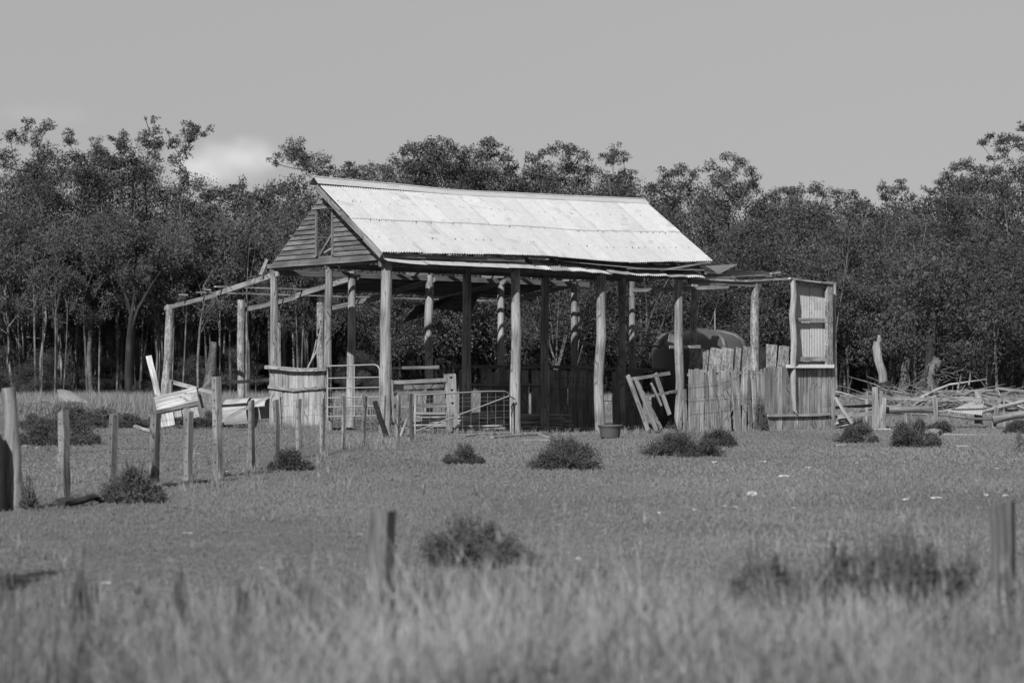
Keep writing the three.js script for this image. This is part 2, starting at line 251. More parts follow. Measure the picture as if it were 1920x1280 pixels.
{
  // back rank: crowns that stand against the sky, each tuft measured in the photograph [column, row, radius] and set in depth by its rank
  const crowns = [
    [20, 119, [[42, 227, 13], [11, 256, 16], [37, 253, 20], [79, 242, 22], [17, 290, 22], [73, 282, 28], [8, 312, 16], [59, 321, 28], [93, 296, 18], [60, 262, 12], [-20, 270, 24], [-45, 300, 30]]],
    [122, 117, [[129, 248, 11], [141, 265, 13], [134, 270, 10], [127, 304, 28], [70, 357, 35], [150, 310, 26], [105, 330, 30]]],
    [192, 121, [[179, 265, 13], [180, 281, 20], [196, 288, 16], [186, 306, 24], [197, 330, 40], [165, 325, 24]]],
    [238, 118, [[231, 256, 13], [219, 276, 20], [242, 284, 20], [214, 262, 8], [250, 300, 24], [253, 325, 40], [225, 310, 26]]],
    [296, 120, [[281, 220, 8], [275, 224, 5], [281, 250, 20], [270, 268, 22], [288, 270, 18], [284, 288, 16], [262, 256, 12], [276, 320, 26]]],
    [312, 115, [[321, 262, 12], [326, 274, 10], [351, 234, 17], [346, 252, 15], [362, 240, 9], [368, 257, 13], [397, 242, 8], [376, 247, 9], [349, 281, 15], [335, 305, 16], [327, 318, 14], [360, 333, 11], [341, 352, 18], [318, 250, 6], [358, 270, 9]]],
    [440, 118, [[440, 345, 16], [425, 358, 18], [455, 360, 18], [395, 365, 18], [380, 362, 12], [410, 375, 26], [445, 385, 30]]],
    [498, 117, [[500, 358, 18], [478, 368, 18], [520, 360, 20], [500, 385, 30], [530, 350, 14]]],
    [585, 121, [[518, 288, 12], [517, 309, 11], [534, 277, 15], [555, 279, 20], [573, 285, 20], [565, 303, 20], [586, 311, 20], [607, 303, 18], [612, 324, 16], [545, 292, 14], [598, 330, 18], [620, 318, 10]]],
    [660, 118, [[656, 315, 13], [646, 329, 24], [670, 330, 18], [640, 350, 24], [665, 355, 26]]],
    [700, 122, [[687, 312, 15], [706, 322, 22], [725, 322, 16], [690, 340, 26], [725, 345, 26]]],
    [800, 118, [[768, 282, 16], [753, 300, 19], [786, 277, 19], [815, 272, 17], [836, 272, 18], [851, 273, 13], [799, 298, 34], [838, 295, 34], [868, 288, 22], [812, 326, 42], [771, 316, 30], [860, 315, 26]]],
    [905, 120, [[919, 264, 15], [930, 274, 11], [912, 272, 14], [906, 287, 20], [890, 300, 28], [937, 292, 20], [958, 302, 11], [966, 313, 7], [928, 318, 30], [900, 335, 28], [952, 325, 20]]],
    [1045, 119, [[1000, 300, 15], [1012, 290, 13], [1030, 288, 17], [1055, 279, 16], [1080, 279, 17], [1100, 294, 15], [1065, 305, 28], [1020, 318, 24], [1100, 325, 24], [985, 325, 18], [1050, 335, 30]]],
    [1160, 122, [[1140, 290, 15], [1155, 283, 15], [1172, 296, 13], [1150, 304, 15], [1182, 322, 13], [1165, 330, 16], [1140, 335, 18]]],
    [1268, 116, [[1250, 325, 19], [1275, 317, 17], [1300, 325, 14], [1225, 345, 20], [1240, 352, 24], [1290, 350, 26], [1265, 370, 30]]],
    [1372, 119, [[1340, 309, 14], [1360, 299, 13], [1385, 303, 18], [1405, 324, 17], [1370, 328, 26], [1345, 345, 20], [1400, 352, 20], [1415, 342, 10], [1375, 370, 28]]],
    [1442, 121, [[1430, 372, 16], [1455, 370, 16], [1440, 398, 28], [1420, 390, 18]]],
    [1512, 123, [[1480, 358, 19], [1500, 352, 16], [1530, 350, 18], [1548, 362, 15], [1505, 385, 32], [1540, 390, 26], [1475, 385, 20]]],
    [1598, 117, [[1570, 368, 17], [1600, 361, 14], [1620, 375, 18], [1590, 390, 30], [1625, 398, 24]]],
    [1680, 124, [[1652, 352, 9], [1668, 345, 12], [1684, 342, 11], [1694, 350, 10], [1680, 360, 16], [1662, 362, 12], [1685, 380, 20]]],
    [1738, 118, [[1715, 366, 13], [1740, 359, 14], [1757, 374, 15], [1735, 385, 24], [1710, 390, 18]]],
    [1805, 119, [[1760, 346, 12], [1772, 330, 12], [1785, 314, 15], [1800, 307, 15], [1825, 314, 17], [1840, 320, 15], [1800, 340, 26], [1835, 350, 25], [1775, 365, 20], [1815, 375, 28]]],
    [1892, 118, [[1843, 266, 11], [1858, 260, 12], [1872, 270, 13], [1897, 250, 16], [1912, 238, 13], [1920, 262, 16], [1890, 285, 18], [1862, 296, 12], [1928, 290, 22], [1905, 318, 28], [1868, 318, 20], [1880, 345, 28], [1940, 240, 16]]],
    [1990, 120, [[1975, 270, 20], [2000, 260, 22], [2030, 280, 22], [1990, 300, 30], [2020, 320, 34], [1965, 325, 26]]]];
  crowns.forEach(([bx, d, list], i) => {
    const q = rngOf(700 + i), base = atDepth(bx, HY, d); base.y = ground(base.x, base.z) - .2; const nb = near.find(([x]) => bx < x)[1], f = thing('gum_tree', `tall gum with leaf tufts against the sky behind ${nb}`, 'tree', base, `gums against the sky behind ${nb}`);
    const pts = list.map(([x, y, rad]) => { const p = atDepth(x, y, d), rm = rad / F * d; p.z += rr(-1, 1, q) * 1.4; return [p, rm]; }).sort((a, b) => a[0].y - b[0].y);
    const mx = pts.reduce((a, p) => a + p[0].x, 0) / pts.length, fork = V(lerp(base.x, mx, .6), Math.min(pts[0][0].y - .6, base.y + 6.5), base.z), tr = rr(.13, .2, q), tp = curve(base, fork, q, .9, 7), wd = [tubeG(tp, tp.map((_, k) => lerp(tr, tr * .65, k / 7)), 7, .1, i)];
    const nodes = [[fork, tr * .6]], cl = [];
    for (const [p, rm] of pts) {
      let best = nodes[0], bd = 1e9; for (const nd of nodes) { const dd = nd[0].distanceTo(p) + Math.max(0, nd[0].y - p.y + .3) * 4; if (dd < bd) { bd = dd; best = nd; } }
      const c = curve(best[0], p, q, Math.min(1.2, bd * .35), 6), r1 = Math.max(.022, best[1] * .5); wd.push(tubeG(c, c.map((_, k) => lerp(best[1] * .8, r1, k / 6)), 5, .08, i, false)); c.slice(2).forEach((n, k) => nodes.push([n, lerp(best[1] * .75, r1, k / 4)]));
      for (let k = 0; k < 6; k++) { const o = V(rr(-1, 1, q), rr(-.8, .8, q), rr(-1, 1, q)).multiplyScalar(rm * .8), e = p.clone().add(o); cl.push([e, rm * rr(.5, .8, q), rm * rr(.36, .6, q)]); wd.push(tubeG([p.clone().lerp(c[4], .5), p.clone().lerp(e, .5).add(V(0, -.05, 0)), e], [.02, .014, .006], 4, 0, 1, false)); }
    }
    part(f, 'trunk', mergeGeometries(wd), i % 3 ? m.bark : m.barkDark); part(f, 'crown', leavesG(cl, q, 400, .148), i % 2 ? m.leaf : m.leafPale);
  });
  [[-110, 300], [-40, 292], [30, 296], [90, 290], [140, 308], [190, 298], [235, 288], [285, 296], [335, 345], [390, 366], [440, 358], [495, 362], [560, 322], [620, 335], [680, 326], [740, 306], [790, 290], [840, 286], [890, 296], [935, 298], [985, 325], [1030, 305], [1080, 298], [1125, 328], [1168, 325], [1220, 346], [1275, 332], [1340, 338], [1390, 328], [1445, 382], [1500, 364], [1545, 368], [1600, 374], [1660, 384], [1710, 378], [1760, 352], [1805, 322], [1850, 318], [1900, 300], [1960, 292], [2040, 300]].forEach(([x, y], i) => tree(i % 3 === 1 ? 'gum' : 'bushy', x + (i * 37 % 21) - 10, y, 123 + (i * 13 % 7), i, i % 3 === 1 ? .95 : .72));
  const r = rngOf(9);
  for (let px = -160; px <= 2100; px += 92) { // second rank
    const x = px + rr(-25, 25, r), left = x < 560; tree(left ? (r() < .6 ? 'pole' : 'bushy') : 'bushy', x, left ? rr(345, 400, r) : x < 1250 ? rr(330, 390, r) : rr(365, 410, r), rr(108, 114, r), Math.floor(r() * 9), rr(.85, 1.15, r), 'mid');
  }
  for (let px = -120; px <= 2080; px += 84) { // front rank
    const x = px + rr(-26, 26, r), left = x < 620; tree(left ? (r() < .75 ? 'pole' : 'bushy') : 'bushy', x, left ? rr(380, 450, r) : x < 1230 ? rr(400, 470, r) : rr(400, 480, r), rr(99, 105, r), Math.floor(r() * 9), left ? rr(.8, 1, r) : rr(.9, 1.2, r), 'front');
  }
  for (let k = 0; k < 26; k++) { const x = rr(-60, 640, r); tree('pole', x, rr(380, 470, r), rr(100, 118, r), Math.floor(r() * 9), rr(.55, .8, r), 'fill'); }
  for (const [nm, src, lab] of [['undergrowth_stems', 'w', 'dim stems of the low scrub between the trunks'], ['undergrowth', 'l', 'dark low scrub filling the wood between the trunks']]) {
    const q = rngOf(37), p = proto.bushy[1], n = 170, im = new THREE.InstancedMesh(p[src], src === 'w' ? m.bark : m.leaf, n), mt = new THREE.Matrix4();
    for (let i = 0; i < n; i++) { const d = rr(107, 132, q), x = rr(-.34, .34, q) * d, s = rr(.26, .5, q); mt.makeRotationY(q() * 6.28).scale(V(s * 1.3, s, s * 1.3)).setPosition(x, -.2, -d); im.setMatrixAt(i, mt); }
    im.name = nm; im.castShadow = im.receiveShadow = true; scene.add(im); tag(im, lab, 'scrub', null, 'stuff');
  }
  for (let k = 0; k < 76; k++) { const x = k < 62 ? rr(-50, 640, r) : rr(1480, 1960, r); tree('stick', x, rr(400, 500, r), rr(97, 116, r), Math.floor(r() * 9), rr(.7, 1.1, r), 'fill'); }
  for (let k = 0; k < 34; k++) tree('stick', rr(-50, 640, r), rr(420, 520, r), rr(95, 99, r), Math.floor(r() * 9), rr(.6, .9, r), 'edge');
  { const q = rngOf(38), n = 46, im = new THREE.InstancedMesh(proto.bushy[3].l, m.leafPale, n), mt = new THREE.Matrix4(); for (let i = 0; i < n; i++) { const d = rr(97, 104, q), x = (rr(-60, 700, q) - CX) / F * d, sc = rr(.14, .34, q); mt.makeRotationY(q() * 6.28).scale(V(sc * 1.2, sc, sc * 1.2)).setPosition(x, -.25, -d); im.setMatrixAt(i, mt); } im.name = 'edge_scrub'; im.castShadow = im.receiveShadow = true; scene.add(im); tag(im, 'grey low scrub along the foot of the left trees', 'scrub', null, 'stuff'); }
  // the wood goes on behind, a mass nobody can count
  for (const [nm, src, n, lab] of [['far_wood_trunks', 'w', 320, 'dim trunks of the wood far behind the front trees'], ['far_wood_leaves', 'l', 320, 'dark leaf mass of the wood far behind the front trees']]) {
    const q = rngOf(31), p = proto.bushy[2], im = new THREE.InstancedMesh(p[src], src === 'w' ? m.bark : m.leaf, n), mt = new THREE.Matrix4();
    for (let i = 0; i < n; i++) { const d = 128 + 95 * (i / n), x = rr(-.34, .34, q) * d, s = rr(.8, 1.05, q); mt.makeRotationY(q() * 6.28).scale(V(s, s, s)).setPosition(x, 0, -d); im.setMatrixAt(i, mt); }
    im.name = nm; im.castShadow = im.receiveShadow = true; scene.add(im); tag(im, lab, 'wood', null, 'stuff');
  }
}
// ---------- shed ----------
const shed = thing('timber_shed', 'old open timber shed with corrugated iron roof and boarded gable', 'shed', S(6, 2.8, 0));
const FOOT = (px, py, w) => { const p = onW(px, py, w); p.y = ground(p.x, p.z) - .25; return p; };
function shedPost(pxTop, top, pxBot, w, r0, r1, mat, o) { const p1 = onW(pxTop, top, w), p0 = FOOT(pxBot, HY + 110, w); return part(shed, 'post', poleG(p0, p1, r0, r1, o), mat); }
shedPost(725, 487, 722, 0, .165, .145, m.post[0], { bend: .02 });
shedPost(967, 499, 967, 0, .155, .14, m.post[2], { bend: .02 });
shedPost(1127, 508, 1124, 0, .15, .135, m.post[0], { bend: .05 });
shedPost(1273, 524, 1273, 0, .14, .12, m.post[0], { bend: .07, seed: 5 });
shedPost(1415, 527, 1416, 0, .14, .135, m.hewn, { bend: .02, sides: 6 });
shedPost(616, 487, 616, 2.78, .115, .115, m.post[1], { bend: .05, seed: 44 });
for (const [x, y, r] of [[875, 505, .14], [1022, 510, .13], [1166, 516, .12]]) shedPost(x, y, x, 2.78, r, r * .95, m.post[1], { bend: .03 });
shedPost(1303, 522, 1297, 2.78, .125, .12, m.hewn, { bend: .04 });
shedPost(513, 499, 512, 5.55, .12, .115, m.post[0], { bend: .03 });
shedPost(660, 509, 655, 5.55, .13, .11, m.pale[1], { bend: .05, seed: 13 });
shedPost(805, 509, 802, 5.55, .14, .12, m.pale[1], { bend: .05, seed: 71 });
shedPost(940, 512, 937, 5.55, .12, .11, m.pale[1], { bend: .03 });
shedPost(1076, 518, 1076, 5.55, .12, .11, m.post[1], { bend: .03 });
shedPost(1186, 520, 1186, 5.55, .11, .1, m.post[1], { bend: .03 });
part(shed, 'post', boardG(FOOT(525, 800, 5.3), onW(522, 605, 5.3), .12, .05, GAB), m.post[1]);
// lean-to at the back
const LW = 11.57;
shedPost(318, 571, 307, LW, .145, .13, m.hewn, { bend: .05, sides: 7 });
shedPost(452, 562, 450, LW, .13, .12, m.hewn, { bend: .03, sides: 7 });
shedPost(600, 567, 602, LW, .13, .12, m.hewn, { bend: .03, sides: 7 });
// plates and beams
const beam = (a, b, w, t, n, mat, nm = 'beam', par = shed) => part(par, nm, boardG(a, b, w, t, n, .006, .02), mat);
beam(S(-.25, -.02, 4.60), S(5.2, -.02, 4.60), .16, .12, FRONT, m.beam[0], 'top_plate');
beam(S(5.25, -.02, 4.59), S(11.6, -.02, 4.58), .17, .12, FRONT, m.beam[1], 'top_plate');
beam(onW(1292, 527, -.05), onW(1425, 534, -.05), .17, .11, FRONT, m.beam[0], 'top_plate');
beam(onW(1296, 522, -.12), onW(1396, 527, -.12), .06, .06, FRONT, m.plank[0], 'rail'); beam(onW(1396, 527, -.12), onW(1502, 522, -.14), .06, .06, FRONT, m.plank[0], 'rail');
for (const [w, y, t1] of [[2.78, 4.66, 12.2], [5.55, 4.58, 12.4]]) beam(S(-.1, w, y), S(t1, w, y - .02), .16, .12, FRONT, m.beam[1], 'top_plate');
for (const t of [0.05, 5.0, 8.0, 11.3]) beam(S(t, -.1, 4.72), S(t, 5.7, 4.70), .15, .1, GAB, m.beam[0], 'tie_beam');
beam(S(14.5, -.1, 4.42), S(14.4, 5.6, 4.42), .12, .1, GAB, m.beam[0], 'tie_beam');
const rlineY = (w) => 6.78 - .70 * Math.abs(w - 2.78);
for (let k = 0; k <= 12; k++) { // rafters of both slopes; the back slope has lost its iron
  const t = .08 + k * 1.0; beam(S(t, -.25, rlineY(-.25)), S(t, 2.76, rlineY(2.76)), .1, .05, GAB, m.beam[1], 'rafter');
  if (k % 2 === 0 || k > 7) beam(S(t, 5.75, rlineY(5.75)), S(t, 2.80, rlineY(2.8)), .1, .05, GAB, m.beam[k % 2], 'rafter');
}
for (const w of [3.5, 4.6]) beam(S(-.05, w, rlineY(w) + .085), S(w > 4 ? 12.1 : 12.1, w, rlineY(w) + .085), .07, .045, UP, m.beam[0], 'purlin');
for (const w of [.1, 1.3, 2.5]) beam(S(-.35, w, rlineY(w) + .085), S(12.1, w, rlineY(w) + .085), .07, .045, UP, m.beam[0], 'purlin');
beam(S(-.4, 2.78, 6.83), S(12.1, 2.78, 6.88), .14, .04, GAB.clone().add(FRONT), m.beam[0], 'ridge_board');
// roof iron: two courses of sheets on the front slope
{
  const roof = sub(shed, 'roof');
  const eaveY = (t) => t < 5 ? lerp(4.90, 5.01, (t + .4) / 5.4) : t < 8.6 ? lerp(5.01, 4.93, sstep(5, 8.6, t)) : lerp(4.93, 5.09, (t - 8.6) / 3.6);
  const ridgeY = (t) => t < 4.9 ? lerp(6.97, 6.98, (t + .4) / 5.3) : lerp(6.98, 7.13, (t - 4.9) / 7.3);
  const pt = (t, s, lift = 0) => S(t, lerp(2.74, -.34, s), lerp(ridgeY(t), eaveY(t), s) + lift);
  const n = 18, t0 = -.42, t1 = 12.22, st = (t1 - t0) / n, r = rngOf(5);
  for (let k = 0; k < n; k++) for (const [s0, s1, lift] of [[0.02, .535, .022], [.5, 1, .0]]) {
    const a = t0 + k * st, b = a + st + .06, dj = rr(-.006, .006, r), sk = rr(-.008, .008, r), lf = lift + (k % 2) * .004, e0 = s0 + (s0 > .3 ? 0 : 0), e1 = s1 + rr(-.006, .006, r);
    const curl = k === 15 && s0 < .3 ? .05 : k === 17 && s0 < .3 ? .03 : rr(.0, .008, r);
    part(roof, 'roof_sheet', stripG([pt(a + dj, e0, lf), pt(b + dj, e0, lf), pt(b + dj + sk, e1, lf), pt(a + dj + sk, e1, lf)], .088, .016, 5, (x, y) => curl * Math.pow(1 - x, 6) * y - .008 * Math.sin(y * Math.PI) * (k % 3 === 1 ? 1 : .3)), pick(m.zinc, r));
  }
  { const nails = [], r2 = rngOf(55); for (const s of [.28, .56, .8]) for (let t = t0 + .1; t < t1; t += .264) if (r2() < .55) { const p = pt(t + rr(-.03, .03, r2), s, .04), g = new THREE.SphereGeometry(rr(.009, .019, r2), 6, 4); g.translate(p.x, p.y, p.z); nails.push(g); } const nm = part(roof, 'roof_nails', mergeGeometries(nails), m.rustShadeIron[0]); nm.userData.kind = 'stuff'; }
  // ridge capping in lengths, the first ones sprung
  let a = -.5; for (const [b, l0, l1] of [[2.1, .14, .09], [4.2, .10, .045], [6.6, .04, .04], [9.3, .045, .035], [12.3, .04, .05]]) {
    const q = (t, w, dy, l) => S(t, w, ridgeY(t) + .035 + dy + l);
    for (const [w, dy] of [[2.56, -.135], [3.0, -.15]]) {
      const p = [q(a, w, dy, l0 * .5), q(b + .05, w, dy, l1 * .5), q(b + .05, 2.78, 0, l1), q(a, 2.78, 0, l0)];
      const g = new THREE.BufferGeometry(); const v = []; const nn = 4; for (let i = 0; i < nn; i++) { const x0 = i / nn, x1 = (i + 1) / nn, A = p[0].clone().lerp(p[1], x0), B = p[0].clone().lerp(p[1], x1), C = p[3].clone().lerp(p[2], x1), D = p[3].clone().lerp(p[2], x0); for (const z of [A, B, C, A, C, D]) v.push(z.x, z.y, z.z); }
      g.setAttribute('position', new THREE.Float32BufferAttribute(v, 3)); const uvs = []; for (let i = 0; i < v.length / 3; i++) uvs.push(v[i * 3], v[i * 3 + 1] * 2); g.setAttribute('uv', new THREE.Float32BufferAttribute(uvs, 2)); g.computeVertexNormals();
      part(roof, 'ridge_cap', g, pick(m.zinc, r));
    }
    part(roof, 'ridge_roll', tubeG([q(a, 2.78, 0, l0), q((a + b) / 2, 2.78, 0, (l0 + l1) / 2), q(b + .05, 2.78, 0, l1)], .025, 8, 0, 3), m.zinc[0]);
    a = b;
  }
  // barge boards at the near gable
  part(shed, 'barge_board', boardG(S(-.44, 2.74, 6.86), S(-.44, .35, 5.28), .15, .03, GAB), m.post[1]);
  part(shed, 'barge_board', boardG(S(-.455, .42, 5.30), S(-.455, -.36, 4.79), .15, .03, GAB), m.post[0]);
  part(shed, 'fascia_board', boardG(S(-.42, -.24, 4.82), S(4.7, -.24, 4.86), .11, .03, FRONT), m.beam[1]);
}
// gable cladding, lapped boards either side of an opening
{
  const gab = sub(shed, 'gable_wall'), y0 = 4.79, st = .137, T = -.03, r = rngOf(8);
  const lo = [2.41, 3.25], oy = [4.95, 6.17];
  for (let k = 0; k < 14; k++) {
    const ya = y0 + k * st, half = (y) => 2.83 * (1 - (y - 4.79) / (6.80 - 4.79)); const hb = half(ya), ht = Math.max(.02, half(ya + st + .02)); if (hb < .05) break;
    const piece = (wa, wb, wat, wbt) => { // board as a wedge: thick lower edge proud of the one below
      const P = [[wa, ya - .02, T - .062], [wb, ya - .02, T - .062], [wbt, ya + st + .01, T - .012], [wat, ya + st + .01, T - .012], [wa, ya - .02, T - .014], [wb, ya - .02, T - .014], [wbt, ya + st + .01, T], [wat, ya + st + .01, T]].map(([w, y, t], i) => S(t, w, y + rr(-.004, .004, r)));
      const g = new THREE.BufferGeometry(), v = [], uvs = [], ou = r() * 5, q = (a, b, c, d) => { for (const i of [a, b, c, a, c, d]) { v.push(P[i].x, P[i].y, P[i].z); const w = P[i].clone().sub(A0).dot(VV); uvs.push(P[i].y * 1 + ou, w + ou * 3); } };
      q(0, 1, 2, 3); q(4, 5, 1, 0); q(5, 6, 2, 1); q(7, 4, 0, 3); q(6, 7, 3, 2); q(7, 6, 5, 4);
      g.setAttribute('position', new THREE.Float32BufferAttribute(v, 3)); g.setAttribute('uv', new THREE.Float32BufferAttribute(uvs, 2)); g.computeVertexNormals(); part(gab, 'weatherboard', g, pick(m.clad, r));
    };
    const c = 2.79; const open = ya + st * .6 > oy[0] && ya < oy[1];
    if (!open) piece(c - hb, c + hb, c - ht, c + ht);
    else { if (c - hb < lo[0]) piece(c - hb, lo[0], Math.min(lo[0] - .01, c - ht), lo[0]); if (c + hb > lo[1]) piece(lo[1], c + hb, lo[1], Math.max(lo[1] + .01, c + ht)); }
  }
  for (const w of [lo[0] + .03, lo[1] - .03]) part(gab, 'opening_frame', boardG(S(T - .06, w, 4.93), S(T - .06, w, 6.18), .07, .05, GAB), m.clad[1]);
  part(gab, 'opening_frame', boardG(S(T + .03, 3.2, 4.98), S(T + .03, 2.5, 5.62), .07, .04, GAB), m.clad[1]);
  part(gab, 'opening_frame', boardG(S(T + .08, 3.15, 5.02), S(T + .08, 2.45, 5.22), .04, .03, GAB), m.pale[0]);
  part(gab, 'sill_board', boardG(S(T - .09, 5.72, 4.755), S(T - .09, -.05, 4.775), .12, .035, GAB), m.clad[1]);
}
// front awning iron lying under the eave
{
  const aw = sub(shed, 'awning'), r = rngOf(15);
  const low = (t) => t < 4.6 ? lerp(4.635, 4.585, t / 4.6) : lerp(4.585, 4.535, Math.min(1, (t - 4.6) / 3.5));
  for (let k = 0; k < 4; k++) { const a = -.35 + k * 1.35, b = a + 1.55, j = rr(-.02, .02, r) + k * .006; part(aw, 'roof_sheet', stripG([S(a, -.52 + j, low(a) + .01), S(a, .16, low(a) + .25 + j), S(b, .16, low(b) + .25), S(b, -.52, low(b) - .02 + j)], .076, .009, 4, (x, y) => .02 * Math.sin(y * 3 + k)), pick(m.zinc, r)); }
  for (let k = 0; k < 9; k++) { const a = 4.75 + k * .78, b = a + .84, j = rr(-.025, .025, r), e = rr(-.06, .03, r); part(aw, 'roof_sheet', stripG([S(a, .3, low(a) + .37 + j), S(b, .3, low(b) + .36 + j), S(b + e, -.45, low(b) + .03 + j * .5), S(a + e, -.45, low(a) + .03 + j * .5)],   .085, .016, 3, (x, y) => .015 * Math.sin(x * 5 + k)), k % 3 === 1 ? m.zincOld[0] : pick(m.zinc, r)); }
  part(aw, 'roof_sheet', stripG([S(6.2, -.3, 4.86), S(6.2, .25, 5.0), S(9.4, .25, 4.94), S(9.4, -.36, 4.74)], .076, .009, 4), m.zincOld[0]);
  part(aw, 'roof_sheet', stripG([S(8.6, -.4, 4.72), S(8.6, .2, 4.93), S(11.9, .15, 4.94), S(11.9, -.4, 4.78)], .076, .009, 4), m.zincOld[1]);
  part(aw, 'batten', boardG(onW(1238, 507, -.35), onW(1332, 491, -.3), .06, .03, FRONT), m.plank[0]);
  // iron thrown back beyond the end of the roof
  const q = (l) => l.map(([x, y, w]) => onW(x, y, w));
  part(aw, 'roof_sheet', stripG(q([[1288, 505, 0], [1350, 513, -.1], [1384, 495, .5], [1305, 500, .6]]), .076, .012, 4), m.zincOld[0]);
  part(aw, 'roof_sheet', stripG(q([[1345, 511, .1], [1372, 505, .2], [1445, 510, .5], [1440, 521, .1]]), .076, .014, 4, (x, y) => .05 * Math.sin(y * 3)), m.zincOld[1]);
  part(aw, 'roof_sheet', stripG(q([[1385, 521, .2], [1450, 519, .1], [1442, 510, .9], [1380, 508, .9]]), .076, .012, 4), m.zincOld[1]);
  part(aw, 'roof_sheet', stripG(q([[1315, 519, -.1], [1380, 522, -.1], [1376, 513, .8], [1318, 509, .8]]), .076, .012, 4), m.zincOld[0]);
  part(aw, 'batten', boardG(onW(1340, 521, -.05), onW(1435, 515, .1), .07, .03, UP), m.plank[1]);
  part(aw, 'batten', boardG(onW(1444, 513, .3), onW(1464, 510, .2), .07, .02, FRONT), m.pale[0]);
}
// lean-to roof at the back
{
  const lt = sub(shed, 'lean_to_roof'), ly = (w) => 4.50 - .13 * (w - 5.55), r = rngOf(25);
  for (const [t, wEnd] of [[0, 11.9], [2.9, 11.7], [5.8, 11.8], [8.6, 9.6], [11.6, 9.4]]) { beam(S(t, 5.3, ly(5.3)), S(t, 8.7, ly(8.7) - .05), .15, .06, GAB, m.plank[1], 'rafter'); if (wEnd > 10) beam(S(t + .07, 8.4, ly(8.4) - .08), S(t + .07, wEnd, ly(wEnd) - .0), .14, .06, GAB, m.beam[0], 'rafter'); }
  for (const w of [8.3, 9.4]) beam(S(-.3, w, ly(w) + .1), S(11.9, w, ly(w) + .1), .06, .04, UP, m.plank[0], 'purlin');
  beam(S(3.2, 6.6, ly(6.6) + .1), S(11.9, 6.6, ly(6.6) + .1), .06, .04, UP, m.beam[0], 'purlin');
  for (let k = 0; k < 11; k++) { const a = 3.15 + k * .78, b = a + .83, e = 9.0 + rr(-.25, .35, r), j = (k % 2) * .012 + rr(0, .015, r); part(lt, 'roof_sheet', stripG([S(a, 5.62, ly(5.6) + .15 + j), S(b, 5.62, ly(5.6) + .15 + j), S(b, e, ly(e) + .15 + j), S(a, e, ly(e) + .15 + j)], .076, .012, 4), pick(m.rustShadeIron, r)); }
  // two sheets that have dropped at the post
  const q = (l) => l.map(([x, y, w]) => onW(x, y, w));
  part(lt, 'roof_sheet', stripG(q([[752, 606, 6.6], [782, 572, 6.6], [850, 556, 6.1], [812, 582, 6.0]]), .076, .012, 4, (x, y) => .06 * Math.sin(y * 3)), m.rustShadeIron[0]);
  part(lt, 'roof_sheet', stripG(q([[800, 575, 6.1], [838, 556, 6.2], [905, 545, 7.0], [885, 588, 6.6]]), .076, .012, 4, (x, y) => .05 * Math.sin(x * 3)), m.rustShadeIron[1]);
}
// loose sticks caught on the frame
part(shed, 'batten', boardG(onW(488, 515, 6), onW(500, 486, 5.9), .09, .03, CAM), m.post[1]);
part(shed, 'batten', boardG(onW(335, 552, 10.5), onW(352, 553, 10.4), .05, .04, CAM), m.post[1]);
part(shed, 'batten', boardG(onW(380, 541, 9.4), onW(396, 544, 9.2), .05, .04, CAM), m.post[1]);
part(shed, 'brace', poleG(onW(582, 680, 9), onW(602, 602, 9.4), .03, .025), m.post[0]);
part(shed, 'brace', poleG(onW(572, 700, 8.7), onW(601, 640, 9), .03, .025), m.post[0]);
part(shed, 'pipe', pipeG([onW(1085, 575, 5.4), onW(1087, 628, 5.4), onW(1090, 641, 5.4), onW(1104, 643, 5.4)], .04), m.beam[1]);
part(shed, 'rail', boardG(onW(1086, 643, 5.3), onW(1255, 650, 5.2), .07, .05, FRONT), m.beam[0]);
part(shed, 'rail', boardG(onW(1256, 650, .2), onW(1314, 650, .1), .09, .04, FRONT), m.plank[0]);
part(shed, 'rail', boardG(onW(1254, 632, .3), onW(1269, 638, .25), .28, .04, FRONT), m.plank[3]);
for (const [a, b] of [[[967, 547], [1127, 560]], [[1127, 562], [1272, 540]]]) part(shed, 'wire', wireG([onW(a[0], a[1], .1), onW((a[0] + b[0]) / 2, (a[1] + b[1]) / 2 + 3, .1), onW(b[0], b[1], .1)], .006), m.wire);

// ---------- plank walls, gates, yard fences ----------
function plankRun(parent, pxs, topFn, botFn, P, n, mats, thick = .03, gap = 1) {
  pxs.forEach(([x0, x1, dTop = 0, dBot = 0, lean = 0]) => { const c = (x0 + x1) / 2, p1 = P(c + lean, topFn(c) + dTop), p0 = P(c, botFn(c) + dBot), w = P(x0, HY).distanceTo(P(x1 - gap, HY)); p0.y = dBot === 0 ? ground(p0.x, p0.z) - .05 : p0.y; part(parent, 'plank', boardG(p0, p1, w, thick + rr(0, .012), n, .008, .012), pick(mats)); });
}
{ // wall at the gable end
  const P = (x, y) => onT(x, y, -.16), f = thing('plank_wall', 'low grey plank wall with sagging pale cap rail below the gable', 'fence', G0(P(556, 800)));
  const xs = []; let x = 505; const r = rngOf(3); while (x < 604) { const w = rr(7, 11, r); xs.push([x, x + w, rr(-2, 2, r), 0, rr(-.8, .8, r)]); x += w; }
  plankRun(f, xs, () => 691, () => 803, P, GAB, [m.plank[0], m.plank[2], m.plank[2]]);
  const Q = (x, y) => onT(x, y, -.22);
  for (const [a, b] of [[[503, 725], [552, 731]], [[552, 731], [607, 726]]]) part(f, 'rail', boardG(Q(...a), Q(...b), .085, .05, GAB), m.plank[1]);
  part(f, 'cap_rail', boardG(onT(500, 688, -.24), onT(553, 693, -.24), .10, .16, GAB), m.pale[0]); part(f, 'cap_rail', boardG(onT(552, 693, -.24), onT(607, 692, -.24), .10, .15, GAB), m.pale[0]);
}
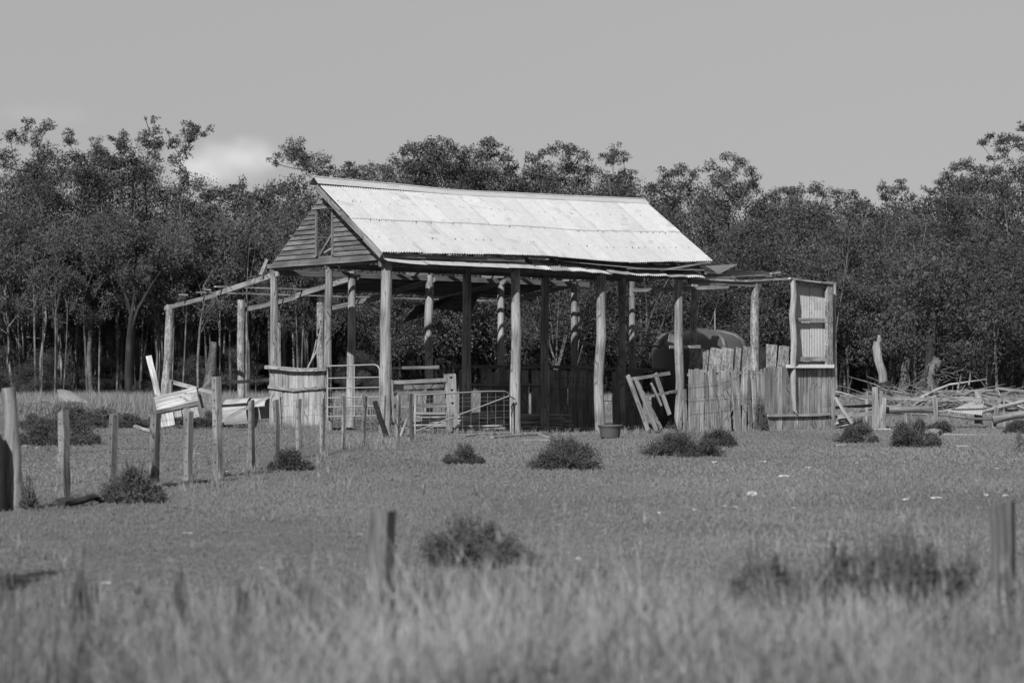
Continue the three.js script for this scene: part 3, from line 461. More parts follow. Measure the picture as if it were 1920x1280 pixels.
{ // tubular gate
  const P = (x, y) => onT(x, y, -.12), f = thing('pipe_gate', 'tubular steel yard gate with six bars and rounded corner', 'gate', G0(P(663, 790)));
  part(f, 'frame', pipeG([P(614, 783), P(614, 700), P(614, 686), P(660, 685), P(702, 683.5), P(708, 686), P(711.5, 692), P(712, 720), P(712, 781)], .021), m.pipe);
  for (const y of [708, 727, 745, 762, 780]) part(f, 'bar', pipeG([P(614, y + 1), P(712, y - 1)], .018), m.pipe);
  part(f, 'upright', pipeG([P(664, 685), P(664, 780)], .018), m.pipe);
  part(f, 'hinge', boardG(P(614, 687), P(608, 687), .06, .03, GAB), m.wire);
}
function notchedPost(name, p0, p1, w, t, n, ys, parent, mat) { // post with wedge mortises cut for the rails
  const len = p0.distanceTo(p1), ev = new Evaluator(); ev.useGroups = false; let b = new Brush(new THREE.BoxGeometry(w, len, t, 2, 6, 2)); b.updateMatrixWorld();
  for (const y of ys) { const sh = new THREE.Shape(); sh.moveTo(-w * .17, .05); sh.lineTo(w * .24, .05); sh.lineTo(w * .12, -.05); sh.closePath(); const c = new Brush(new THREE.ExtrudeGeometry(sh, { depth: .12, bevelEnabled: false })); c.position.set(0, len / 2 - y, t / 2 - .1); c.updateMatrixWorld(); b = ev.evaluate(b, c, SUBTRACTION); b.updateMatrixWorld(); }
  const g = b.geometry; const a = g.attributes.position, uv = []; for (let i = 0; i < a.count; i++) uv.push(a.getX(i) + a.getZ(i) + 2, a.getY(i) + 3); g.setAttribute('uv', new THREE.Float32BufferAttribute(uv, 2)); g.applyMatrix4(frame(p0, p1, n)); return part(parent, name, g, mat);
}
{ // rails between the corner post and the mortised post
  const P = (x, y, o = 0) => onW(x, y, -.02 + o), f = thing('rail_fence', 'weathered timber rails running from the corner post to a mortised post', 'fence', G0(P(790, 810)));
  const p0 = P(849, 812); p0.y = ground(p0.x, p0.z) - .2; notchedPost('post', p0, P(843, 701), .30, .16, FRONT.clone().add(V(-.3, 0, 0)), [.12, .47, .84, 1.2, 1.54], f, m.post[2]);
  for (const [x0, y0, x1, y1, w, o, mt] of [[728, 690, 822, 688, .08, .25, 1], [730, 717, 838, 712, .11, 0, 0], [727, 727, 838, 723, .11, .3, 1], [730, 740, 840, 735, .1, 0, 1], [730, 762, 840, 759, .11, 0, 0], [728, 786, 790, 786, .08, .1, 1]]) part(f, 'rail', boardG(P(x0, y0, o), P(x1, y1, o), w, .05, FRONT), m.plank[mt]);
  part(f, 'slab_offcut', boardG(P(733, 712, -.1), P(738, 790, -.1), .12, .04, GAB, .03, .06), m.pale[1]);
}
{ // mesh farm gate swung out
  const a = atDepth(780, 818, 54.6), b = atDepth(957, 811, 57.5), n = b.clone().sub(a).setY(0).normalize().cross(UP).multiplyScalar(1), nn = n.dot(CAM) < 0 ? n.negate() : n, P = (x, y) => onPlane(x, y, a, nn), f = thing('mesh_gate', 'sagging farm gate of steel pipe and wire mesh standing ajar', 'gate', G0(b));
  part(f, 'frame', pipeG([P(778, 818), P(868, 815), P(957, 810.5), P(957, 770), P(957, 744), P(954, 737), P(946, 733.5), P(915, 733.5), P(850, 737), P(778, 741), P(778, 780), P(778, 818)], .021), m.pipe);
  part(f, 'brace', pipeG([P(780, 808), P(955, 742)], .018), m.pipe);
  const w = []; for (let x = 790; x < 955; x += 15.5) w.push(wireG([P(x, 739 - (x - 780) * .03), P(x, 816 - (x - 780) * .035)], .003)); for (const y of [746, 753, 762, 773, 785, 798]) w.push(wireG([P(779, y + 3), P(956, y - 3)], .003));
  part(f, 'wire_mesh', mergeGeometries(w), m.pipe);
  part(f, 'hinge', pipeG([P(953, 741), P(965, 748)], .02), m.wire);
}
{ // front plank fence of the yard
  const P = (x, y) => onW(x, y, -.22), f = thing('plank_fence', 'tall ragged fence of upright grey planks with leaning gaps', 'fence', G0(P(1360, 806)));
  const r = rngOf(12), top = () => 690, bot = () => 806;
  const rag = [[1283, 1290, 40, 0, -4], [1292, 1303, 2, 0, 0], [1304.5, 1311, 0, 0, -1], [1313, 1321, 3, 0, -2], [1325, 1333, 12, 0, -6], [1335, 1341, 5, 0, -7], [1343, 1351, 0, 0, -9], [1352, 1357, 20, 0, -4], [1357, 1364, 4, 0, -3], [1365, 1371, 1, 0, -4], [1379, 1386, 4, 0, -8], [1387, 1391, 14, 0, -5], [1392, 1399, 2, 0, 3], [1405, 1411, 3, 0, -5], [1413, 1420, 8, 0, -4], [1422, 1429, 10, 0, -3], [1428.5, 1435, 2, 0, -1]];
  plankRun(f, rag, top, bot, P, FRONT, m.plank, .035, .2);
  for (const [x, y0, y1] of [[1330, 720, 806], [1360, 705, 745], [1376, 700, 760], [1402, 705, 770], [1398, 690, 720]]) part(f, 'plank', boardG(onW(x - 2, y1, -.16), onW(x + rr(-6, 6, r), y0, -.16), .11, .025, FRONT, .015, .03), pick(m.plank, r));
  let x = 1433; const even = []; while (x < 1480) { const w = rr(7, 10.5, r); even.push([x, x + w, rr(-1, 2, r), 0, rr(-.6, .6, r)]); x += w; } plankRun(f, even, () => 687, bot, P, FRONT, m.plank, .03, .4);
  part(f, 'rail', boardG(onW(1315, 770, -.12), onW(1378, 757, -.12), .09, .05, FRONT), m.plank[2]); part(f, 'rail', boardG(onW(1296, 785, -.12), onW(1440, 782, -.1), .09, .05, FRONT), m.plank[1]);
  part(f, 'rail', boardG(onW(1290, 702, -.12), onW(1475, 696, -.1), .09, .05, FRONT), m.plank[1]); part(f, 'rail', boardG(onW(1440, 779, -.29), onW(1557, 776, -.29), .085, .05, FRONT), m.plank[0]);
  const y2 = []; x = 1481; while (x < 1560) { const w = rr(8, 10, r); y2.push([x, x + w, rr(-1, 1, r), 0, rr(-.3, .3, r)]); x += w; } y2.splice(5, 0); plankRun(f, y2, () => 690, bot, P, FRONT, [m.plank[0], m.plank[1], m.plank[2]], .03, 1.6);
  part(f, 'cap_sheet', stripG([onW(1474, 683, -.2), onW(1565, 683, -.2), onW(1565, 689.5, -.42), onW(1474, 689.5, -.42)], .076, .009, 3), m.zinc[1]);
  for (const ys of [[722, 696], [748, 744], [772, 760]]) part(f, 'wire', wireG([onW(1286, ys[0], -.3), onW(1340, ys[0] - 6, -.31), onW(1400, ys[1] - 2, -.3), onW(1430, ys[1], -.3)], .0045), m.wire);
}
{ // sheet-iron screen between two posts
  const f = thing('iron_screen', 'upright panel of pale corrugated iron framed by rails between two posts', 'screen', G0(onW(1520, 803, -.1)));
  const p0 = onW(1490, 768, -.33); part(f, 'post', tubeG([onW(1495, 776, -.34), p0, onW(1488, 735, -.33), onW(1487, 690, -.3), onW(1489, 640, -.26), onW(1486, 590, -.22), onW(1489, 555, -.2), onW(1487, 525, -.2)], [.03, .06, .085, .1, .1, .105, .1, .085], 9, .1, 61), m.pale[1]);
  part(f, 'post', boardG(FOOT(1556, 803, -.16), onW(1555, 529, -.16), .27, .12, FRONT, .01, .02), m.hewn);
  for (let k = 0; k < 2; k++) part(f, 'iron_sheet', stripG([onW(1492 + k * 27, 526 + k * 2, .02 - k * .012), onW(1521 + k * 27, 528 + k * 2, .02 - k * .012), onW(1521 + k * 27, 683, .02 - k * .012), onW(1492 + k * 27, 683, .02 - k * .012)], .076, .011, 3), m.zinc[1]);
  for (const [ya, yb, w] of [[527, 535, .17], [599, 600, .12], [673, 673, .14]]) part(f, 'rail', boardG(onW(1492, ya, -.1), onW(1550, yb, -.1), w, .06, FRONT), m.plank[0]);
  part(f, 'cap_board', boardG(onW(1480, 522, -.2), onW(1565, 532, -.22), .05, .12, FRONT), m.pale[1]);
  part(f, 'stud', boardG(onW(1565, 690, .12), onW(1566, 530, .12), .06, .06, FRONT), m.plank[2]);
}
{ // wall of split slabs behind the plank fence
  const a = S(12.9, 1.0, 0), b = S(16.3, .12, 0), n = b.clone().sub(a).cross(UP).normalize(), nn = n.dot(CAM) < 0 ? n.negate() : n, P = (x, y) => onPlane(x, y, a, nn), f = thing('slab_wall', 'higher wall of broad split slabs behind the ragged plank fence', 'fence', G0(P(1390, 800)));
  for (const [x, w, lean] of [[1303, 20, 9], [1328, 22, 8], [1350, 22, 7], [1377, 8, 8], [1391, 21, 7], [1412, 22, 6], [1434, 19, 6], [1458, 18, 7]]) { const p0 = P(x + w / 2 - lean, 800); p0.y = ground(p0.x, p0.z) - .1; part(f, 'slab', boardG(p0, P(x + w / 2 + lean * .6, lerp(655, 645, (x - 1300) / 175) + rr(-2, 2)), P(x, 700).distanceTo(P(x + w, 700)), .06, nn, .012, .01), pick(m.slab)); }  // slanting gaps left between slabs stand in for diagonal shadow strips
}
{ // broken panel leaning beside the post
  const P = (x, y, o = 0) => onW(x, y, -.1 + o), f = thing('broken_hurdle', 'collapsed pale timber hurdle leaning beside the shed post', 'fence', G0(P(1215, 805)));
  const B = (x0, y0, x1, y1, w, o, mt) => part(f, 'board', boardG(P(x0, y0, o), P(x1, y1, o), w, .04, FRONT), mt);
  B(1215, 806, 1177, 703, .14, -.35, m.plank[2]); B(1231, 806, 1191, 708, .13, -.3, m.plank[0]); B(1240, 803, 1196, 718, .1, -.25, m.plank[2]); B(1256, 777, 1229, 700, .13, -.3, m.pale[1]); B(1240, 760, 1221, 718, .07, -.2, m.plank[0]);
  B(1178, 711, 1256, 699, .09, -.05, m.pale[1]); B(1222, 742, 1270, 733, .08, .05, m.plank[1]);
}
{ // dark plank wall along the back row
  const P = (x, y) => onW(x, y, 5.35), f = thing('back_wall', 'dim plank wall with gaps under the roof along the back posts', 'fence', G0(P(1050, 800)));
  const r = rngOf(14); let x = 862; const xs = []; while (x < 1282) { const w = rr(13, 21, r); if (!(x > 962 && x < 975) && r() > .05) xs.push([x, x + w, rr(-1, 6, r), 0, rr(-2, 2, r)]); x += w + (r() < .25 ? rr(2, 5, r) : .6); }
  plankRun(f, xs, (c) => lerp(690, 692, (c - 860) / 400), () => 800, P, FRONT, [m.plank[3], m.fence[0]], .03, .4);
  const Q = (x, y) => onW(x, y, 5.28); part(f, 'rail', boardG(Q(845, 686), Q(1080, 688), .09, .05, FRONT), m.beam[1]); part(f, 'rail', boardG(Q(1080, 689), Q(1290, 694), .09, .05, FRONT), m.beam[1]); part(f, 'rail', boardG(Q(880, 722), Q(1025, 721), .1, .05, FRONT), m.beam[0]);
  for (const y of [708, 728, 752]) part(f, 'wire', wireG([onW(1030, y - 1, 5.2), onW(1120, y, 5.2), onW(1260, y - 2, 5.2)], .01), m.wire);
}
// loose planks: two heaps inside the shed and boards lying on the ground
{
  const r = rngOf(40);
  const heap = (px, py, n, len, label, group, mats, spread, lay) => { const c = G0(S(px, py, 0)); for (let k = 0; k < n; k++) { const row = Math.floor(k / lay), l = len * rr(.75, 1.15, r), a = rr(-.12, .12, r) - .12 + ANG * .5, o = V(rr(-spread, spread, r) * .5, .04 + row * .052, ((k % lay) - lay / 2) * .17 + rr(-.04, .04, r)), m0 = c.clone().add(o), d = V(Math.cos(a), rr(-.03, .03, r), -Math.sin(a)); single('loose_plank', boardG(m0.clone().addScaledVector(d, -l / 2), m0.clone().addScaledVector(d, l / 2), rr(.12, .18, r), rr(.035, .05, r), UP, .008, .03), pick(mats, r), m0.clone().setY(m0.y - .025), label, 'plank', group); } };
  heap(8.3, 3.4, 40, 1.9, 'plank in the dark neat stack under the roof between two front posts', 'planks stacked in the shade', [m.plank[0], m.plank[1]], .25, 4);
  heap(4.6, 2.9, 40, 2.2, 'plank in the untidy heap behind the mesh gate', 'planks heaped behind the mesh gate', [m.plank[0], m.plank[2], m.pale[1]], 1.0, 4);
  const lie = (x0, y0, x1, y1, w, mt, label) => { const a = onG(x0, y0), b = onG(x1, y1); a.y += .03; b.y += .03; single('fallen_board', boardG(a, b, w, .035, UP), mt, G0(a.clone().lerp(b, .5)), label, 'board'); };
  lie(922, 822, 1010, 816, .1, m.plank[0], 'grey board lying on the grass in front of the gate post'); lie(940, 826, 1030, 827, .06, m.pale[0], 'thin pale batten lying on the grass beyond the round shrub'); lie(1005, 814, 1028, 822, .05, m.pale[0], 'short pale stick angled on the grass by the gate post');
  lie(975, 809, 1115, 805, .12, m.plank[2], 'long board lying along the open front of the shed'); lie(1090, 803, 1118, 804, .1, m.pale[0], 'short whitish board at the foot of the second front post'); lie(1168, 806, 1212, 797, .1, m.plank[2], 'board end poking out under the collapsed hurdle');
  lie(868, 821, 895, 816, .08, m.plank[1], 'small dark board lying before the mesh gate');
  lie(1770, 816, 1850, 817, .06, m.pale[0], 'long thin pale batten lying on grass before the rail yard'); lie(1793, 838, 1817, 838, .09, m.pale[0], 'short pale stick lying out on the open grass'); lie(1567, 836, 1588, 836, .07, m.pale[0], 'pale chip of board on the grass before the small shrub');
  lie(1640, 806, 1672, 806, .22, m.white, 'white board lying between two shrubs at the yard fence');
}
{ // plastic water tank
  const c = S(16.95, 4.95, 0); c.copy(atDepth(1311, HY, 70)); c.y = ground(c.x, c.z); const f = thing('water_tank', 'large dark round plastic water tank with ribbed domed lid', 'tank', c);
  const rad = 1.63, H = 2.62, prof = [[0, -.05], [rad - .02, -.05], [rad, .02], [rad - .01, .6], [rad, .65], [rad - .01, 1.3], [rad, 1.35], [rad - .01, 2.0], [rad, H - .08], [rad + .015, H], [rad - .02, H + .06]];
  const g = new THREE.LatheGeometry(prof.map(([x, y]) => new THREE.Vector2(x, y)), 56); g.translate(c.x, c.y, c.z); part(f, 'body', g, m.tank);
  const lp = [[rad - .02, H + .06], [rad - .07, H + .1], [rad - .15, H + .32], [rad * .76, H + .5], [rad * .5, H + .62], [.3, H + .68], [.28, H + .73], [0, H + .75]], lid = new THREE.LatheGeometry(lp.map(([x, y]) => new THREE.Vector2(x, y)), 56); lid.translate(c.x, c.y, c.z); const lm = part(f, 'lid', lid, m.tank);
  for (let k = 0; k < 8; k++) { const a = k / 8 * 6.283 + .3, pts = lp.slice(0, 6).map(([x, y]) => V(c.x + Math.cos(a) * (x + .01), c.y + y - .035, c.z + Math.sin(a) * (x + .01))); part(lm, 'rib', tubeG(pts, [.05, .1, .12, .12, .1, .06], 8, 0, 2), m.tank); }
  part(f, 'float_rod', pipeG([V(c.x + .55, c.y + H + .5, c.z), V(c.x + .55, c.y + H + 1.35, c.z)], .018), m.pipe);
}
{ // tub at the foot of a post
  const c = onG(1144, 822), f = thing('feed_tub', 'dark round feed tub with flared rim by the shed post', 'tub', c), g = new THREE.LatheGeometry([[0, .01], [.24, .01], [.27, .05], [.30, .3], [.335, .32], [.335, .36], [.31, .37], [.28, .33], [.25, .07], [0, .06]].map(([x, y]) => new THREE.Vector2(x, y)), 32); g.translate(c.x, c.y, c.z); part(f, 'shell', g, m.bucket);
  const rim = new THREE.TorusGeometry(.33, .02, 8, 32); rim.rotateX(Math.PI / 2); rim.translate(c.x, c.y + .355, c.z); part(f, 'rim', rim, m.bucket);
}
// ---------- wire fence on the left ----------
{
  const posts = [[22, 727, 955, .135, 'round'], [118, 772, 934, .095], [211, 776, 914, .09], [289, 778, 907, .09], [353, 767, 908, .085], [409, 706, 894, .085, 'notch'], [470, 750, 881, .075], [517, 750, 870, .07], [560, 748, 858, .07], [604, 746, 851, .065], [642, 742, 844, .065], [682, 741, 839, .065], [741, 742, 832, .07], [769, 738, 827, .085]];
  const f = thing('wire_fence', 'line of split timber fence posts strung with wire towards the shed', 'fence', onG(353, 908)), tops = [];
  posts.forEach(([px, top, base, hw, kind], i) => {
    const b = onG(px, base), d = -b.z, t = atDepth(px + [(-6), 0, 3, 3, 0, -4, 1, 0, 0, 1, 1, 2, 6, 0][i], top, d - .05); b.y -= .15; tops.push([b, t]);
    const nrm = V(-.62 + .16 * Math.sin(i * 2.3), 0, .78);
    if (kind === 'round') part(f, 'post', poleG(b.clone().add(V(.06, 0, 0)), t, hw * .9, hw * .64, { bend: .012, noise: .16 }), m.fence[1]);
    else if (kind === 'notch') notchedPost('post', b, t, hw * 1.5, .1, nrm, [.1, .42, .75], f, m.fence[1]);
    else part(f, 'post', boardG(b, t, hw * 1.1, hw * 1.2, nrm, .014, .03), pick(m.fence));
    if (kind !== 'round') for (let k = 0; k < 5; k++) { const p = b.clone().lerp(t, .22 + k * .165).addScaledVector(nrm, (kind === 'notch' ? .052 : hw * .63)); const h = new THREE.SphereGeometry(.013, 6, 4); h.translate(p.x, p.y, p.z); part(f, 'staple_hole', h, m.char); }
  });
  for (let k = 0; k < 5; k++) { const pts = []; tops.forEach(([b, t], i) => { if (i === 5) return; pts.push(b.clone().lerp(t, .25 + k * .165)); }); part(f, 'wire', wireG(pts, .0028), m.wire); }
  const st = (x0, y0, x1, y1, r, mt, d) => part(f, 'strut', poleG(atDepth(x0, y0, d), atDepth(x1, y1, d), r, r * .8, { bend: .02, sides: 7 }), mt);
  st(728, 832, 702, 752, .075, m.char, 50.2); st(751, 818, 770, 770, .045, m.post[1], 50.6); st(774, 826, 767, 768, .05, m.deadGrey, 50.4);
  part(f, 'strut', boardG(atDepth(716, 822, 51.5), atDepth(720, 742, 51.5), .1, .08, V(-.6, 0, .8)), m.post[1]);
}
{ // charred post at the frame edge
  const b = onG(-6, 958); b.y -= .1; single('charred_stump', tubeG([b, b.clone().add(V(0, .5, 0)), b.clone().add(V(-.01, .9, 0)), b.clone().add(V(-.05, 1.05, 0)), b.clone().add(V(-.1, 1.12, 0))], [.13, .12, .11, .07, .02], 9, .15, 7), m.char, G0(b), 'black charred stump close beside the round strainer post', 'stump');
}
{ // rails from the mortised fence post to the gable wall
  const f = thing('stock_rail', 'pair of thin grey rails between a mortised post and the plank wall', 'rail', G0(atDepth(455, 790, 58)));
  part(f, 'rail', boardG(atDepth(408, 718, 55), atDepth(503, 712, 58), .09, .05, CAM), m.plank[0]); part(f, 'rail', boardG(atDepth(410, 761, 55), atDepth(472, 757, 57), .08, .05, CAM), m.plank[1]);
  const g = thing('fallen_rail', 'two sloping grey rails behind the tipped white bin', 'rail', G0(atDepth(365, 790, 61.5))); part(g, 'rail', boardG(atDepth(316, 714, 62), atDepth(402, 737, 61), .11, .05, CAM), m.plank[1]); part(g, 'rail', boardG(atDepth(378, 752, 61), atDepth(402, 758, 61), .07, .05, CAM), m.plank[1]);
  part(g, 'upright', boardG(atDepth(320, 800, 61.8), atDepth(318, 712, 61.8), .1, .06, CAM), m.plank[1]);
}
{ // tipped white feed bin
  const d = 58.5, n = V(-.12, .05, 1).normalize(), a = atDepth(330, 755, d), P = (x, y, o = 0) => onPlane(x, y, a.clone().addScaledVector(n, o), n), f = thing('feed_bin', 'tipped broken white painted timber bin with one board sticking up', 'bin', G0(a));
  part(f, 'side_board', boardG(P(291, 757), P(370, 738), .40, .035, n, .004, .004), m.white);
  part(f, 'batten', boardG(P(291, 773, .02), P(374, 755, .02), .1, .05, n, .003, .003), m.clad[0]);
  for (const [x0, y0, x1, y1, w] of [[299, 772, 306, 800, .26], [315, 768, 320, 798, .24], [332, 764, 334, 782, .2], [347, 761, 352, 782, .26], [362, 757, 368, 782, .2]]) part(f, 'end_board', boardG(P(x0, y0, -.02), P(x1, y1, -.02), w, .03, n, .004, .004), m.white);
  part(f, 'upright_board', boardG(P(298, 750, -.06), P(278, 667, -.06), .17, .03, n), m.white);
  const q = P(372, 738); part(f, 'end_panel', boardG(q.clone().addScaledVector(n, -.02), q.clone().add(V(.1, -.42, 0)).addScaledVector(n, -.02), .5, .03, V(1, 0, 0)), m.clad[0]);
  part(f, 'back_board', boardG(P(292, 757, -.5), P(372, 738, -.5), .4, .03, n), m.white); part(f, 'floor_board', boardG(P(292, 745, -.26), P(370, 727, -.26), .5, .03, UP), m.clad[1]);
}
{ // crushed corrugated tank lying on its side
  const c = atDepth(460, 790, 60.5); c.y = ground(c.x, c.z); const f = thing('crushed_tank', 'crushed old corrugated iron tank lying in front of the lean-to', 'tank', c), r0 = .43, len = 1.15, ax = V(.95, .06, .3).normalize(), sd = UP.clone().cross(ax).normalize(), up = ax.clone().cross(sd), o = c.clone().add(V(-.52, .36, 0));
  const shell = (a0, a1, l0, l1, rad, mat, nm) => { const pos = [], idx = [], uv = [], NA = 20, NL = 72; for (let j = 0; j <= NL; j++) for (let i = 0; i <= NA; i++) { const a = lerp(a0, a1, i / NA), l = lerp(l0, l1, j / NL), rq = rad * (1 - .12 * Math.sin(a * 2 + 1)) + .011 * Math.sin(l / .076 * 6.283), p = o.clone().addScaledVector(ax, l).addScaledVector(sd, Math.cos(a) * rq).addScaledVector(up, Math.sin(a) * rq); pos.push(p.x, p.y, p.z); uv.push(a * rad, l); } for (let j = 0; j < NL; j++) for (let i = 0; i < NA; i++) { const q = j * (NA + 1) + i, w = q + NA + 1; idx.push(q, q + 1, w, w, q + 1, w + 1); } const g = new THREE.BufferGeometry(); g.setAttribute('position', new THREE.Float32BufferAttribute(pos, 3)); g.setAttribute('uv', new THREE.Float32BufferAttribute(uv, 2)); g.setIndex(idx); g.computeVertexNormals(); part(f, nm, g, mat); };
  shell(-.5, 3.9, 0, .78, r0, m.zinc[2], 'shell'); shell(-.4, 2.6, .85, 1.35, r0 * .95, m.zinc[1], 'shell');
  const dg = new THREE.CircleGeometry(r0 * .9, 24); dg.applyMatrix4(new THREE.Matrix4().makeBasis(sd, up, ax).setPosition(o.clone().addScaledVector(ax, .82))); part(f, 'end_plate', dg, m.zincOld[0]);
  single('leaning_rail', boardG(atDepth(413, 791, 59.2), atDepth(503, 744, 59.2), .09, .05, CAM), m.plank[1], G0(atDepth(413, 791, 59.2)), 'grey rail slanting across the crushed iron tank', 'rail');
}
{ // iron sheet crumpled in the long grass
  const P = (x, y, d) => atDepth(x, y, d); const c = G0(P(135, 760, 80)); single('crumpled_sheet', stripG([P(106, 730, 79), P(112, 754, 78.4), P(168, 757, 78.4), P(140, 738, 79.6)], .1, .022, 6, (x, y) => .07 * Math.sin(y * 3)), m.zincOld[0], c, 'crumpled corrugated sheet lying in the long dry grass', 'iron sheet');
  single('grey_log', poleG(P(55, 755, 79), P(95, 752, 79.5), .1, .06), m.dead, G0(P(75, 755, 79)), 'pale log lying in the long dry grass by the crumpled sheet', 'log');
}
// ---------- rail yard and dead timber on the right ----------
{
  const D = 67, P = (x, y, o = 0) => atDepth(x, y, D + o), f = thing('rail_yard', 'tumbledown yard fence of grey rails and short posts right of the planks', 'fence', G0(P(1700, 800)));
  const po = (x, top, w, o = 0, lean = 0, mt = m.fence[1]) => { const b = P(x, 800, o); b.y = ground(b.x, b.z) - .15; part(f, 'post', boardG(b, P(x + lean, top, o), w, w * .8, V(-.3, 0, 1), .015, .02), mt); };
  po(1642, 727, .22); po(1653, 733, .1, -.2, 0, m.post[2]); po(1659, 745, .13, -.5); po(1754, 745, .16, -.5); po(1626, 735, .1, 2); po(1700, 741, .09, 3); po(1864, 763, .13, -.8, 6, m.fence[0]); po(1884, 748, .08, 2);
  { const b = P(1836, 800, 1); b.y = ground(b.x, b.z) - .1; part(f, 'post', poleG(b, P(1835, 733, 1), .14, .13, { bend: .02 }), m.hewn); }
  const ra = (x0, y0, x1, y1, w, o, mt = m.fence[1]) => part(f, 'rail', boardG(P(x0, y0, o), P(x1, y1, o), w, .06, CAM), mt), lo = (x0, y0, x1, y1, r, o, mt = m.fence[0]) => part(f, 'rail', poleG(P(x0, y0, o), P(x1, y1, o), r, r * .85, { bend: .03 }), mt);
  ra(1566, 742, 1640, 745, .08, .1); ra(1636, 745, 1752, 748, .11, .1); ra(1752, 748, 1930, 749, .1, .2); ra(1566, 764, 1638, 760, .1, .5, m.fence[0]); ra(1566, 782, 1638, 775, .12, .5, m.fence[0]); lo(1660, 768, 1752, 767, .13, 0, m.fence[2]);
  ra(1730, 735, 1870, 731, .06, 3); lo(1758, 777, 1862, 787, .05, -.4, m.fence[2]); lo(1862, 788, 1990, 765, .13, -.9); lo(1850, 771, 1990, 735, .07, -.6, m.fence[1]); ra(1850, 778, 1885, 742, .09, -.2); ra(1868, 727, 1990, 742, .09, 1.6, m.fence[0]); ra(1760, 795, 1860, 797, .1, .6, m.fence[2]); ra(1680, 762, 1702, 748, .08, 1.5); ra(1735, 760, 1755, 742, .07, 1.5);
  single('leaning_prop', boardG(P(1599, 794, -1), P(1567, 744, -1), .1, .06, V(-.4, 0, 1)), m.pale[1], G0(P(1599, 800, -1)), 'pale timber prop leaning against the end of the plank fence', 'prop');
  for (let k = 0; k < 4; k++) { const c = P(1582 + k, 797 - k * 5, -.8 - k * .02); single('split_slab', boardG(c.clone().add(V(-.26, 0, .05 * k)), c.clone().add(V(.24, .07, -.1)), .16, .05, V(0, .6, 1), .02, .02), m.pale[1], G0(c), 'pale split slab in the little pile at the end of the plank fence', 'slab', 'slabs piled at the fence end'); }
  single('iron_offcut', stripG([P(1778, 771, .5), P(1842, 778, .2), P(1846, 748, 1.2), P(1832, 750, 1.4)], .08, .016, 4), m.zinc[2], G0(P(1815, 790, .6)), 'bent bright corrugated offcut propped on the yard rails', 'iron sheet');
  const gl = onG(1762, 818), g2 = thing('cut_log', 'short log with black hollow end beside the bushy shrub', 'log', gl); part(g2, 'log', poleG(gl.clone().add(V(-.35, .1, -.6)), gl.clone().add(V(0, .1, 0)), .1, .1), m.dead); const cc = new THREE.CircleGeometry(.075, 14); cc.translate(gl.x + .0, gl.y + .1, gl.z + .006); part(g2, 'hollow', cc, m.char);
}
